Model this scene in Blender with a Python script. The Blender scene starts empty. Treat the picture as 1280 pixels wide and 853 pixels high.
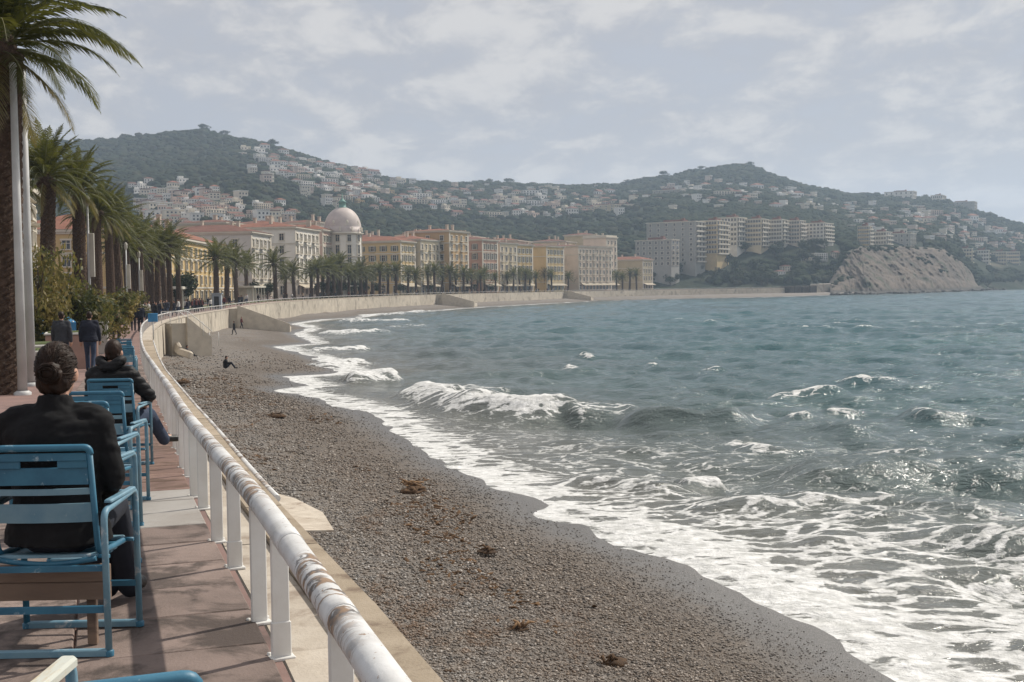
import bpy, bmesh, math, random
import numpy as np
from mathutils import Vector, Matrix, Quaternion
random.seed(7); rng = np.random.default_rng(7)
SC = bpy.context.scene
COL = SC.collection
PI = math.pi
R = math.radians

# ------------------------------------------------------------------ camera
CAMH, FPX, HOR, ROLL = 1.5, 1500.0, 361.5, 0.013      # eye height above the paving, focal length, horizon row, roll
PITCH = math.atan((426.5-HOR)/FPX)
_f = np.array([0, math.cos(PITCH), -math.sin(PITCH)])
_u0 = np.array([0, math.sin(PITCH), math.cos(PITCH)]); _r0 = np.array([1., 0, 0])
CR = _r0*math.cos(ROLL)-_u0*math.sin(ROLL)
CU = _u0*math.cos(ROLL)+_r0*math.sin(ROLL)
cam = bpy.data.cameras.new('camera'); camo = bpy.data.objects.new('camera', cam); COL.objects.link(camo)
cam.sensor_width = 36; cam.lens = 36*FPX/1280; cam.clip_start = 0.1; cam.clip_end = 20000
mw = Matrix.Identity(4)
for i in range(3):
    mw[i][0] = CR[i]; mw[i][1] = CU[i]; mw[i][2] = -_f[i]
mw[2][3] = CAMH
camo.matrix_world = mw
SC.camera = camo

# ------------------------------------------------------------------ sun, sky, exposure
SUN_AZ, SUN_EL = R(50), R(46)
sl = bpy.data.lights.new('sun', 'SUN'); sl.energy = 3.7; sl.angle = R(0.9); sl.color = (1.0, 0.94, 0.84)
so = bpy.data.objects.new('sun', sl); COL.objects.link(so)
sd = Vector((math.sin(SUN_AZ)*math.cos(SUN_EL), math.cos(SUN_AZ)*math.cos(SUN_EL), math.sin(SUN_EL)))
so.rotation_euler = sd.to_track_quat('Z', 'Y').to_euler(); so.location = (20, 20, 60)
SC.view_settings.view_transform = 'Standard'; SC.view_settings.look = 'None'
SC.view_settings.exposure = 0.27; SC.view_settings.gamma = 1.0; SC.view_settings.use_curve_mapping = False
SC.cycles.volume_bounces = 1; SC.cycles.max_bounces = 6; SC.cycles.diffuse_bounces = 2; SC.cycles.transparent_max_bounces = 6

class G:
    """small node-tree writer"""
    def __init__(s, tree):
        s.t = tree; s.n = tree.nodes; s.l = tree.links
    def new(s, ty, **kw):
        n = s.n.new(ty)
        for k, v in kw.items(): setattr(n, k, v)
        return n
    def put(s, sock, v):
        if isinstance(v, bpy.types.NodeSocket): s.l.new(v, sock)
        elif isinstance(v, (tuple, list)) and sock.type == 'RGBA' and len(v) == 3: sock.default_value = (*v, 1)
        else: sock.default_value = v
    def coord(s, kind='Object'): return s.new('ShaderNodeTexCoord').outputs[kind]
    def mapping(s, vec, scale=(1, 1, 1), rot=(0, 0, 0), loc=(0, 0, 0)):
        n = s.new('ShaderNodeMapping'); s.put(n.inputs['Vector'], vec)
        n.inputs['Scale'].default_value = scale; n.inputs['Rotation'].default_value = rot; n.inputs['Location'].default_value = loc
        return n.outputs[0]
    def noise(s, vec, scale=5, detail=4, rough=.55, dist=0, out='Fac'):
        n = s.new('ShaderNodeTexNoise'); s.put(n.inputs['Vector'], vec)
        n.inputs['Scale'].default_value = scale; n.inputs['Detail'].default_value = detail
        n.inputs['Roughness'].default_value = rough; n.inputs['Distortion'].default_value = dist
        return n.outputs[0] if out == 'Fac' else n.outputs['Color']
    def voro(s, vec, scale=5, feature='F1', out='Distance', rnd=1.0):
        n = s.new('ShaderNodeTexVoronoi', feature=feature); s.put(n.inputs['Vector'], vec)
        n.inputs['Scale'].default_value = scale; n.inputs['Randomness'].default_value = rnd
        return n.outputs[out]
    def wave(s, vec, scale=5, dist=2, detail=2, dirn='Z', dscale=1.0):
        n = s.new('ShaderNodeTexWave', bands_direction=dirn); s.put(n.inputs['Vector'], vec)
        n.inputs['Scale'].default_value = scale; n.inputs['Distortion'].default_value = dist
        n.inputs['Detail'].default_value = detail; n.inputs['Detail Scale'].default_value = dscale
        return n.outputs['Fac']
    def ramp(s, fac, stops, interp='LINEAR'):
        n = s.new('ShaderNodeValToRGB'); s.put(n.inputs[0], fac); cr = n.color_ramp; cr.interpolation = interp
        while len(cr.elements) < len(stops): cr.elements.new(.5)
        for e, (p, c) in zip(cr.elements, stops):
            e.position = p; e.color = (c, c, c, 1) if isinstance(c, (int, float)) else (*c, 1)
        return n.outputs[0]
    def mix(s, fac, a, b, blend='MIX'):
        n = s.new('ShaderNodeMix', data_type='RGBA', blend_type=blend)
        s.put(n.inputs[0], fac); s.put(n.inputs[6], a); s.put(n.inputs[7], b)
        return n.outputs[2]
    def math(s, op, a, b=0.0, c=None, clamp=False):
        n = s.new('ShaderNodeMath', operation=op, use_clamp=clamp); s.put(n.inputs[0], a); s.put(n.inputs[1], b)
        if c is not None: s.put(n.inputs[2], c)
        return n.outputs[0]
    def attr(s, name): return s.new('ShaderNodeAttribute', attribute_name=name).outputs['Fac']
    def sstep(s, v, lo, hi):
        n = s.new('ShaderNodeMapRange', interpolation_type='SMOOTHSTEP'); s.put(n.inputs[0], v); s.put(n.inputs[1], lo); s.put(n.inputs[2], hi)
        return n.outputs[0]
    def bump(s, h, strength=.3, dist=.05, nrm=None):
        n = s.new('ShaderNodeBump'); s.put(n.inputs['Height'], h)
        n.inputs['Strength'].default_value = strength; n.inputs['Distance'].default_value = dist
        if nrm is not None: s.put(n.inputs['Normal'], nrm)
        return n.outputs[0]
    def rand(s): return s.new('ShaderNodeObjectInfo').outputs['Random']

W = bpy.data.worlds.new('World'); SC.world = W; W.use_nodes = True
g = G(W.node_tree); g.n.clear()
sky = g.new('ShaderNodeTexSky', sky_type='NISHITA', sun_disc=False)
sky.sun_elevation = SUN_EL; sky.sun_rotation = SUN_AZ; sky.dust_density = 2.0; sky.air_density = 1.0; sky.altitude = 0
dirv = g.coord('Generated')
sep = g.new('ShaderNodeSeparateXYZ'); g.put(sep.inputs[0], dirv)
zz = g.math('ADD', g.math('MAXIMUM', sep.outputs[2], 0.0), 0.26)
cmb = g.new('ShaderNodeCombineXYZ')
g.put(cmb.inputs[0], g.math('DIVIDE', sep.outputs[0], zz)); g.put(cmb.inputs[1], g.math('DIVIDE', sep.outputs[1], zz))
cv = g.mapping(cmb.outputs[0], (1.5, 1.25, 1), (0, 0, .5), (3.1, 1.7, 0))
c1 = g.noise(cv, 1.9, 8, .58, .35)
c2 = g.noise(g.mapping(cv, (1, 1, 1), (0, 0, 0), (7, 2, 0)), 4.6, 7, .62, .25)
cov = g.sstep(g.math('ADD', g.math('MULTIPLY', c1, .6), g.math('MULTIPLY', c2, .4)), .36, .56)
thick = g.sstep(g.math('ADD', g.math('MULTIPLY', c1, .40), g.math('MULTIPLY', c2, .60)), .44, .60)
cloud = g.mix(thick, (3.75, 3.78, 4.05), (5.45, 5.3, 5.22))
base = g.mix(.93, sky.outputs[0], (3.75, 3.87, 4.3))
skyc = g.mix(cov, base, cloud)
hz = g.sstep(sep.outputs[2], .0, .16)
skyc = g.mix(g.math('MULTIPLY', g.math('SUBTRACT', 1.0, hz), .55), skyc, (4.9, 4.85, 4.95))
bgn = g.new('ShaderNodeBackground'); g.put(bgn.inputs[0], skyc); bgn.inputs[1].default_value = 0.105
wo = g.new('ShaderNodeOutputWorld'); g.l.new(bgn.outputs[0], wo.inputs[0])

# ------------------------------------------------------------------ geometry of the place
def hor(u): return HOR+ROLL*(640-u)
def ray(u, v):
    return _f*FPX+CR*(u-640)+CU*(426.5-v)
def P(u, v, z):                       # where a sight line meets height z
    d = ray(u, v); t = (z-CAMH)/d[2]
    return np.array([d[0]*t, d[1]*t, z])
def PD(u, v, y):                      # where a sight line reaches distance y
    d = ray(u, v); t = y/d[1]
    return np.array([d[0]*t, y, CAMH+d[2]*t])
def proj(x, y, z):
    p = np.array([x, y, z-CAMH]); w = p@_f
    return 640+FPX*(p@CR)/w, 426.5-FPX*(p@CU)/w
_zd = [-100, 5, 8, 11, 20, 35, 60, 170, 260, 400, 3000]; _zz = [0, 0, -.04, -.13, -.42, -.75, -.9, -.9, -.45, 0, 0]
def zprom(d): return float(np.interp(d, _zd, _zz))
RAILH = 0.57
SEA = -4.55
def PG(u, v, up=0.0):                 # sight line onto the (gently dipping) promenade
    d = 10.0
    for _ in range(60):
        p = P(u, v, zprom(d)+up); d = .5*d+.5*p[1]
    return P(u, v, zprom(d)+up)

rail_px = [(483, 853), (386, 714.6), (325, 629), (281, 577), (245, 535), (225, 507), (205.5, 476), (187, 450.6), (176, 422.5), (174.5, 408), (183, 401), (211.6, 391), (245, 387), (277, 382.5)]
ctl = [tuple(PG(u, v, RAILH)[:2]) for u, v in rail_px]
ctl = [ctl[0], ctl[2], ctl[4], ctl[6], ctl[8], ctl[10], ctl[11]]
ctl += [((277-640)/FPX*172, 172), ((340-640)/FPX*240, 240), ((392-640)/FPX*280, 280), ((430-640)/FPX*310, 310), ((480-640)/FPX*350, 350), ((547-640)/FPX*405, 405), ((630-640)/FPX*480, 480), ((750-640)/FPX*600, 600), ((860-640)/FPX*670, 670), ((985-640)/FPX*735, 735), ((1030-640)/FPX*760, 760)]
c0, c1_ = np.array(ctl[0]), np.array(ctl[1]); dd = (c0-c1_)/np.linalg.norm(c0-c1_)
ctl = [tuple(c0+dd*45), tuple(c0+dd*20)]+ctl
def catmull(pts, n=40):
    pts = [np.array(p, float) for p in pts]
    pts = [2*pts[0]-pts[1]]+pts+[2*pts[-1]-pts[-2]]; out = []
    for i in range(1, len(pts)-2):
        p0, p1, p2, p3 = pts[i-1:i+3]
        t0 = 0; t1 = t0+np.linalg.norm(p1-p0)**.5; t2 = t1+np.linalg.norm(p2-p1)**.5; t3 = t2+np.linalg.norm(p3-p2)**.5
        for t in np.linspace(t1, t2, n, endpoint=False):
            a1 = (t1-t)/(t1-t0)*p0+(t-t0)/(t1-t0)*p1; a2 = (t2-t)/(t2-t1)*p1+(t-t1)/(t2-t1)*p2; a3 = (t3-t)/(t3-t2)*p2+(t-t2)/(t3-t2)*p3
            b1 = (t2-t)/(t2-t0)*a1+(t-t0)/(t2-t0)*a2; b2 = (t3-t)/(t3-t1)*a2+(t-t1)/(t3-t1)*a3
            out.append((t2-t)/(t2-t1)*b1+(t-t1)/(t2-t1)*b2)
    out.append(pts[-2]); return np.array(out)
CRV = catmull(ctl, 60)
for _ in range(12):                     # ease out small wobbles
    CRV[1:-1] = .25*CRV[:-2]+.5*CRV[1:-1]+.25*CRV[2:]
CS = np.concatenate([[0], np.cumsum(np.linalg.norm(np.diff(CRV, axis=0), axis=1))])
CT = np.gradient(CRV, CS, axis=0); CT /= np.linalg.norm(CT, axis=1)[:, None]
def crv(s, off=0.0):                    # point of the rail line, off metres towards the sea; and its direction
    p = np.array([np.interp(s, CS, CRV[:, k]) for k in (0, 1)])
    t = np.array([np.interp(s, CS, CT[:, k]) for k in (0, 1)]); t /= np.linalg.norm(t)
    return p+off*np.array([t[1], -t[0]]), t
def s_at_y(y): return float(np.interp(y, CRV[:, 1], CS))
def s_at_u(u, off=0.0, smin=None):      # far stretch: position whose sight column is u
    smin = s_at_y(175) if smin is None else smin
    ss = np.linspace(smin, CS[-1], 1200); us = []
    for s in ss:
        p, t = crv(s, off); us.append(proj(p[0], p[1], 0)[0])
    return float(ss[int(np.argmin(np.abs(np.array(us)-u)))])

water_px = [(1150, 853), (1060, 800), (985, 762), (900, 722), (862, 703), (790, 677), (720, 650), (640, 607), (590, 585), (545, 560), (480, 525), (443, 510), (400, 497), (357, 489), (389, 483), (361, 472), (400, 470), (438, 466), (398, 447), (347, 434), (397, 430), (369, 417), (392, 411), (366, 405), (402, 400), (440, 398), (470, 394), (540, 389), (590, 385), (680, 380), (750, 376.5), (850, 374), (955, 372), (985, 371), (1000, 370.5), (1060, 368.5), (1130, 367), (1230, 363.5), (1280, 362.5), (1500, 360.5)]
WL = [P(u, v, SEA)[:2] for u, v in water_px]
WL = [np.array((34., -40)), np.array((19., -6)), np.array((10.2, 10.5))]+WL+[np.array((3500., 1800))]
WL = np.array(WL)
_wl_mid = catmull(WL[:16], 6)
WL = np.concatenate([_wl_mid, WL[16:]])
def shore(x, y):
    """signed distance to the water's edge, + inland"""
    x = np.asarray(x, float).ravel(); y = np.asarray(y, float).ravel()
    best = np.full(x.shape, 1e18); sgn = np.zeros(x.shape)
    for a, b in zip(WL[:-1], WL[1:]):
        e = b-a; L2 = e@e
        t = np.clip(((x-a[0])*e[0]+(y-a[1])*e[1])/L2, 0, 1)
        dx = x-(a[0]+t*e[0]); dy = y-(a[1]+t*e[1]); d2 = dx*dx+dy*dy
        cr = e[0]*(y-a[1])-e[1]*(x-a[0])
        m = d2 < best-1e-9
        best = np.where(m, d2, best); sgn = np.where(m, np.sign(cr), sgn)
    return np.sqrt(best)*np.where(sgn == 0, 1, sgn)

def _hash(ix, iy, seed):
    h = (ix.astype(np.int64)*374761393+iy.astype(np.int64)*668265263+seed*1442695041) & 0xffffffff
    h = ((h ^ (h >> 13))*1274126177) & 0xffffffff
    return ((h ^ (h >> 16)) & 0xffff)/65535.0
def vnoise(x, y, seed=0):
    ix = np.floor(x); iy = np.floor(y); fx = x-ix; fy = y-iy
    fx = fx*fx*(3-2*fx); fy = fy*fy*(3-2*fy); ix = ix.astype(int); iy = iy.astype(int)
    a = _hash(ix, iy, seed); b = _hash(ix+1, iy, seed); c = _hash(ix, iy+1, seed); d = _hash(ix+1, iy+1, seed)
    return (a*(1-fx)+b*fx)*(1-fy)+(c*(1-fx)+d*fx)*fy
def fbm(x, y, o=4, seed=0, gain=.5):
    x = np.asarray(x, float); y = np.asarray(y, float); r = 0; a = 1; s = 0
    for k in range(o):
        r = r+a*vnoise(x*2**k+17.3*k, y*2**k-9.1*k, seed+k); s += a; a *= gain
    return r/s

# ------------------------------------------------------------------ objects, tags
def tag(o, label=None, cat=None, group=None, kind=None):
    if label: o['label'] = label
    if cat: o['category'] = cat
    if group: o['group'] = group
    if kind: o['kind'] = kind
    return o
def empty(name, loc=(0, 0, 0), rz=0, sc=1.0):
    o = bpy.data.objects.new(name, None); o.location = loc; o.rotation_euler = (0, 0, rz); o.scale = (sc,)*3
    o.empty_display_size = .2; COL.objects.link(o); return o
def link(name, me, parent=None, loc=None, rot=None, scale=None):
    o = bpy.data.objects.new(name, me); COL.objects.link(o)
    if parent is not None: o.parent = parent
    if loc is not None: o.location = loc
    if rot is not None: o.rotation_euler = rot
    if scale is not None: o.scale = scale
    return o
def children_of(o): return list(o.children)
def copy_tree(o, parent=None):
    c = o.copy(); COL.objects.link(c)
    if parent is not None: c.parent = parent
    for ch in list(o.children): copy_tree(ch, c)
    return c
ORD = ['first', 'second', 'third', 'fourth', 'fifth', 'sixth', 'seventh', 'eighth', 'ninth', 'tenth', 'eleventh', 'twelfth', 'thirteenth', 'fourteenth', 'fifteenth', 'sixteenth', 'seventeenth', 'eighteenth', 'nineteenth', 'twentieth']
def nth(i):
    if i < 20: return ORD[i]
    tens = {2: 'twenty', 3: 'thirty', 4: 'forty', 5: 'fifty', 6: 'sixty', 7: 'seventy', 8: 'eighty', 9: 'ninety', 10: 'hundred'}[(i+1)//10]
    return tens+'-'+ORD[(i+1) % 10-1] if (i+1) % 10 else (tens[:-1]+'ieth' if tens != 'hundred' else 'hundredth')

class MB:
    """collects faces into one mesh"""
    def __init__(s): s.v = []; s.f = []; s.m = []; s.sm = []
    def add(s, verts, faces, m=0, smooth=False):
        o = len(s.v); s.v.extend([tuple(map(float, p)) for p in verts])
        for f in faces: s.f.append(tuple(i+o for i in f)); s.m.append(m); s.sm.append(smooth)
        return s
    def box(s, c, size, rz=0, m=0, top=None):
        x, y, z = [a/2 for a in size]; tx, ty = (x, y) if top is None else (top[0]/2, top[1]/2)
        co, si = math.cos(rz), math.sin(rz)
        pts = [(-x, -y, -z), (x, -y, -z), (x, y, -z), (-x, y, -z), (-tx, -ty, z), (tx, -ty, z), (tx, ty, z), (-tx, ty, z)]
        pts = [(c[0]+px*co-py*si, c[1]+px*si+py*co, c[2]+pz) for px, py, pz in pts]
        return s.add(pts, [(3, 2, 1, 0), (4, 5, 6, 7), (0, 1, 5, 4), (1, 2, 6, 5), (2, 3, 7, 6), (3, 0, 4, 7)], m)
    def bbox(s, c, size, b=.01, m=0):            # box with chamfered upright and top edges
        x, y, z = [a/2 for a in size]; prof = [(0, -z), (0, z-b), (b, z)]; pts = []; fs = []
        for ins, h in prof:
            for (sx, sy) in ((-1, -1), (1, -1), (1, 1), (-1, 1)):
                k = min(x, y, b+ins)
                if sx*sy > 0: pts += [(sx*(x-ins), sy*(y-k), h), (sx*(x-k), sy*(y-ins), h)]
                else: pts += [(sx*(x-k), sy*(y-ins), h), (sx*(x-ins), sy*(y-k), h)]
        pts = [(c[0]+a, c[1]+b2, c[2]+h) for a, b2, h in pts]
        for r in range(2):
            for i in range(8): j = (i+1) % 8; fs.append((r*8+i, r*8+j, r*8+8+j, r*8+8+i))
        fs.append(tuple(range(7, -1, -1))); fs.append(tuple(range(16, 24)))
        return s.add(pts, fs, m)
    def tube(s, pts, r, n=10, m=0, cap=True, smooth=True):
        pts = [np.array(p, float) for p in pts]; rr = r if hasattr(r, '__len__') else [r]*len(pts)
        vs = []; fs = []; up = None
        for i, p in enumerate(pts):
            a = pts[max(0, i-1)]; b = pts[min(len(pts)-1, i+1)]; t = b-a; t /= np.linalg.norm(t)+1e-9
            if up is None: up = np.array([0, 0, 1.]) if abs(t[2]) < .9 else np.array([0, 1., 0])
            e1 = np.cross(t, up); e1 /= np.linalg.norm(e1)+1e-9; e2 = np.cross(e1, t); up = e2
            for k in range(n):
                w = 2*PI*k/n; vs.append(p+rr[i]*(math.cos(w)*e1+math.sin(w)*e2))
        for i in range(len(pts)-1):
            for k in range(n):
                k2 = (k+1) % n; fs.append((i*n+k, i*n+k2, (i+1)*n+k2, (i+1)*n+k))
        s.add(vs, [f[::-1] for f in fs], m, smooth)
        if cap:
            o = len(s.v)-len(vs); s.f.append(tuple(o+k for k in range(n))); s.f.append(tuple(o+(len(pts)-1)*n+k for k in range(n-1, -1, -1)))
            s.m += [m, m]; s.sm += [False, False]
        return s
    def lathe(s, prof, n=16, c=(0, 0), m=0, smooth=True):
        vs = []; fs = []
        for r, z in prof:
            for k in range(n): w = 2*PI*k/n; vs.append((c[0]+r*math.cos(w), c[1]+r*math.sin(w), z))
        for i in range(len(prof)-1):
            for k in range(n): k2 = (k+1) % n; fs.append((i*n+k, i*n+k2, (i+1)*n+k2, (i+1)*n+k))
        return s.add(vs, fs, m, smooth)
    def ell(s, c, rad, n=16, rows=10, m=0, rot=None):
        vs = []; fs = []
        for i in range(rows+1):
            a = PI*i/rows
            for k in range(n):
                w = 2*PI*k/n; p = Vector((rad[0]*math.sin(a)*math.cos(w), rad[1]*math.sin(a)*math.sin(w), rad[2]*math.cos(a)))
                if rot is not None: p = rot@p
                vs.append((c[0]+p.x, c[1]+p.y, c[2]+p.z))
        for i in range(rows):
            for k in range(n): k2 = (k+1) % n; fs.append((i*n+k, (i+1)*n+k, (i+1)*n+k2, i*n+k2))
        return s.add(vs, fs, m, True)
    def cap(s, p0, p1, r0, r1, n=12, m=0):         # tapered limb with round ends
        p0 = np.array(p0, float); p1 = np.array(p1, float); t = p1-p0; L = np.linalg.norm(t); t = t/(L+1e-9)
        pts = []; rr = []
        for a in (1., .8, .5, .0): pts.append(p0-t*r0*math.sin(a*PI/2)); rr.append(max(.0005, r0*math.cos(a*PI/2)))
        for a in (0., .5, .8, 1.): pts.append(p1+t*r1*math.sin(a*PI/2)); rr.append(max(.0005, r1*math.cos(a*PI/2)))
        return s.tube(pts, rr, n, m)
    def mesh(s, name, *mats):
        me = bpy.data.meshes.new(name); me.from_pydata(s.v, [], s.f)
        for mt in mats: me.materials.append(mt)
        me.polygons.foreach_set('material_index', s.m); me.polygons.foreach_set('use_smooth', s.sm); me.update()
        return me
    def build(s, name, mat, parent=None, **kw):
        mats = mat if isinstance(mat, (list, tuple)) else [mat]
        return link(name, s.mesh(name, *mats), parent, **kw)

def grid_mesh(name, X, Y, Z, mats, smooth=True, keep=None, attrs=None, midx=None):
    """sheet from 2-D arrays"""
    nr, nc = X.shape; co = np.stack([X.ravel(), Y.ravel(), Z.ravel()], 1)
    i = np.arange(nr*nc).reshape(nr, nc)
    q = np.stack([i[:-1, :-1], i[:-1, 1:], i[1:, 1:], i[1:, :-1]], -1).reshape(-1, 4)
    if keep is not None:
        kq = keep.ravel()[q].any(axis=1); q = q[kq]
        used = np.unique(q); mp = np.full(nr*nc, -1); mp[used] = np.arange(len(used)); q = mp[q]; co = co[used]
        if attrs: attrs = {k: a.ravel()[used] for k, a in attrs.items()}
    me = bpy.data.meshes.new(name)
    me.vertices.add(len(co)); me.vertices.foreach_set('co', co.ravel())
    me.loops.add(q.size); me.loops.foreach_set('vertex_index', q.ravel().astype(np.int32))
    me.polygons.add(len(q)); me.polygons.foreach_set('loop_start', np.arange(0, q.size, 4, dtype=np.int32))
    me.update(calc_edges=True); me.validate()
    for m in mats: me.materials.append(m)
    me.polygons.foreach_set('use_smooth', np.full(len(me.polygons), smooth))
    if attrs:
        for k, a in attrs.items():
            at = me.attributes.new(k, 'FLOAT', 'POINT'); at.data.foreach_set('value', a.ravel().astype(np.float32))
    me.update(); return me

# ------------------------------------------------------------------ materials
def M(name, c1, c2=None, scale=4, rough=.75, bump=.2, bscale=40, bdist=.02, spec=.3, vary=.0, stain=None, sscale=2, sth=(.55, .7), metal=0, stretch=(1, 1, 1), trans=None):
    m = bpy.data.materials.new(name); m.use_nodes = True; g = G(m.node_tree)
    b = g.n['Principled BSDF']; oc = g.mapping(g.coord(), stretch)
    c2 = c2 or tuple(x*.75 for x in c1)
    rnd = g.rand()
    off = g.new('ShaderNodeVectorMath', operation='ADD'); g.put(off.inputs[0], oc)
    sc = g.math('MULTIPLY', rnd, 37.0); cb = g.new('ShaderNodeCombineXYZ')
    for k in range(3): g.put(cb.inputs[k], sc)
    g.l.new(cb.outputs[0], off.inputs[1]); v = off.outputs[0]
    col = g.mix(g.sstep(g.noise(v, scale, 5, .6), .3, .7), c1, c2)
    if stain: col = g.mix(g.sstep(g.noise(v, sscale, 6, .65, .4), *sth), col, stain)
    if vary:
        f = g.math('ADD', 1.0-vary, g.math('MULTIPLY', rnd, 2*vary))
        cbb = g.new('ShaderNodeCombineXYZ')
        for k in range(3): g.put(cbb.inputs[k], f)
        col = g.mix(1.0, col, cbb.outputs[0], 'MULTIPLY')
    g.put(b.inputs['Base Color'], col); b.inputs['Roughness'].default_value = rough; b.inputs['Metallic'].default_value = metal
    b.inputs['Specular IOR Level'].default_value = spec
    if bump: g.put(b.inputs['Normal'], g.bump(g.noise(v, bscale, 5, .6), bump, bdist))
    if trans:
        tr = g.new('ShaderNodeBsdfTranslucent'); g.put(tr.inputs[0], g.mix(.5, col, trans)); mx = g.new('ShaderNodeMixShader'); mx.inputs[0].default_value = .36
        g.l.new(b.outputs[0], mx.inputs[1]); g.l.new(tr.outputs[0], mx.inputs[2]); g.l.new(mx.outputs[0], g.n['Material Output'].inputs[0])
    return m
MT = {}
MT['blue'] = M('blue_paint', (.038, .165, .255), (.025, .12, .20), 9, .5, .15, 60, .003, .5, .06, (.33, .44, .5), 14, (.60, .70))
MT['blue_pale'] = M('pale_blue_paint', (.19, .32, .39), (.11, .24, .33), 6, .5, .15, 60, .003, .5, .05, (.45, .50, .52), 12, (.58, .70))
MT['wood_worn'] = M('worn_painted_wood', (.62, .50, .30), (.42, .30, .16), 12, .6, .3, 50, .004, .3, 0, (.55, .56, .5), 10, (.5, .6), stretch=(1, .2, 1))
MT['white_paint'] = M('white_paint', (.74, .73, .70), (.66, .64, .60), 5, .5, .25, 30, .004, .4, .04, (.30, .21, .13), 5, (.66, .74))
MT['cream'] = M('cream_stone', (.54, .48, .39), (.43, .38, .31), .8, .9, .4, 6, .05, .2, .09, (.24, .21, .17), .35, (.50, .70))
MT['coping'] = M('coping_concrete', (.40, .33, .25), (.32, .26, .19), 3, .9, .5, 60, .01, .2, .08, (.20, .15, .11), 3, (.55, .7))
MT['ledge'] = M('pale_concrete', (.56, .50, .42), (.44, .38, .31), 2.5, .9, .5, 50, .01, .2, .05, (.30, .24, .19), 2, (.52, .7))
MT['asphalt'] = M('road_asphalt', (.07, .07, .072), (.05, .05, .05), .6, .9, .3, 30)
MT['trunk'] = M('palm_trunk_bark', (.105, .07, .052), (.05, .034, .026), 9, .95, .8, 25, .04, .1, .12, (.17, .13, .10), 12, (.55, .7))
MT['frond'] = M('palm_leaf', (.062, .072, .019), (.036, .048, .015), 2, .5, 0, spec=.25, vary=.3, trans=(.24, .23, .035))
MT['frond_old'] = M('yellowed_palm_leaf', (.22, .17, .06), (.14, .13, .05), 2, .6, 0, spec=.3, vary=.2, trans=(.3, .25, .08))
MT['rachis'] = M('palm_leaf_stalk', (.20, .19, .09), (.14, .14, .06), 4, .45, 0, spec=.5)
MT['leaf'] = M('shrub_leaf', (.060, .075, .024), (.040, .055, .02), 1.5, .55, 0, spec=.25, vary=.25, trans=(.20, .20, .05), stain=(.24, .18, .06), sscale=.9, sth=(.44, .6))
MT['leaf_dark'] = M('dark_tree_leaf', (.045, .065, .030), (.03, .045, .022), .5, .7, 0, spec=.2, vary=.3, stain=(.085, .085, .035), sscale=.3, sth=(.5, .7))
MT['bark'] = M('tree_bark', (.09, .07, .055), None, 6, .9, .6, 20, .03)
MT['pole'] = M('pole_grey_white', (.56, .56, .55), (.46, .46, .45), 2, .5, .15, 20, .004, .4, 0, (.30, .23, .17), 3, (.68, .78))
MT['planter_pink'] = M('pink_planter_render', (.42, .27, .22), (.34, .22, .18), 2, .9, .3, 30, .01, .2, .06)
MT['planter_white'] = M('white_planter_render', (.62, .60, .55), (.50, .48, .44), 2, .9, .3, 30, .01, .2, .04, (.3, .26, .2), 2, (.6, .75))
MT['grass'] = M('lawn', (.06, .09, .025), (.09, .10, .035), 3, .9, .5, 40, .03)
MT['glass'] = M('dark_window_glass', (.035, .042, .05), (.02, .025, .03), 2, .12, 0, spec=.6)
MT['roof_red'] = M('red_roof_tiles', (.27, .125, .085), (.20, .095, .068), .5, .9, .6, 3, .12, .15, .06, (.20, .09, .06), .25, (.55, .75), stretch=(1, 1, .3))
MT['roof_brown'] = M('brown_roof_tiles', (.20, .10, .075), (.15, .08, .065), .5, .9, .6, 3, .12, .15, .06)
MT['chimney'] = M('chimney_render', (.55, .47, .38), None, 1, .9, .2)
MT['dome'] = M('pink_dome_slate', (.56, .48, .44), (.46, .39, .36), .5, .6, .3, 4, .06, .35)
MT['copper'] = M('green_copper', (.20, .36, .31), None, 1, .6, .2)
MT['skin'] = M('skin', (.52, .30, .21), (.47, .26, .18), 8, .5, .1, 120, .002, .4)
MT['hair'] = M('dark_brown_hair', (.034, .017, .010), (.014, .008, .005), 30, .55, .5, 90, .004, .22, stretch=(1, 1, .35))
MT['black_cloth'] = M('black_wool', (.008, .008, .009), (.012, .012, .013), 20, .85, .3, 400, .002, .2)
MT['black_nylon'] = M('black_nylon', (.009, .009, .010), (.013, .013, .014), 10, .6, .25, 60, .006, .2)
MT['navy'] = M('navy_cloth', (.022, .025, .04), None, 10, .9, .2, 200, .002)
MT['grey_knit'] = M('dark_grey_knit', (.05, .052, .06), None, 15, .95, .3, 200, .003)
MT['denim'] = M('blue_denim', (.045, .06, .10), (.03, .045, .08), 14, .9, .2, 300, .002)
MT['denim_dark'] = M('dark_denim', (.02, .024, .036), None, 14, .9, .2, 300, .002)
MT['maroon'] = M('maroon_cloth', (.12, .03, .03), None, 10, .9, .2)
MT['tan'] = M('tan_cloth', (.32, .24, .16), None, 10, .9, .2)
MT['pale_cloth'] = M('pale_cloth', (.55, .53, .5), None, 10, .9, .2)
MT['shoe'] = M('black_leather', (.012, .012, .012), None, 10, .45, .1)
MT['driftwood'] = M('driftwood', (.30, .18, .09), (.16, .10, .06), 6, .9, .6, 25, .02)
MT['weed'] = M('dried_seaweed', (.11, .062, .03), (.05, .03, .018), 12, .9, .5, 40, .02, vary=.3)
MT['step'] = M('stair_concrete', (.60, .53, .43), (.48, .42, .34), 1.2, .9, .3, 20, .02, .2, .05)
MT['cabin'] = M('grey_blue_cabin_paint', (.34, .38, .42), (.28, .32, .36), 1, .7, .1)
MT['kiosk'] = M('kiosk_white', (.62, .58, .50), None, 1, .8, .1)
MT['awning'] = M('cream_awning', (.50, .43, .33), None, 1, .9, .1, vary=.1)
MT['tarp'] = M('bright_blue_sheet', (.06, .25, .48), None, 3, .6, .2)
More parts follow.
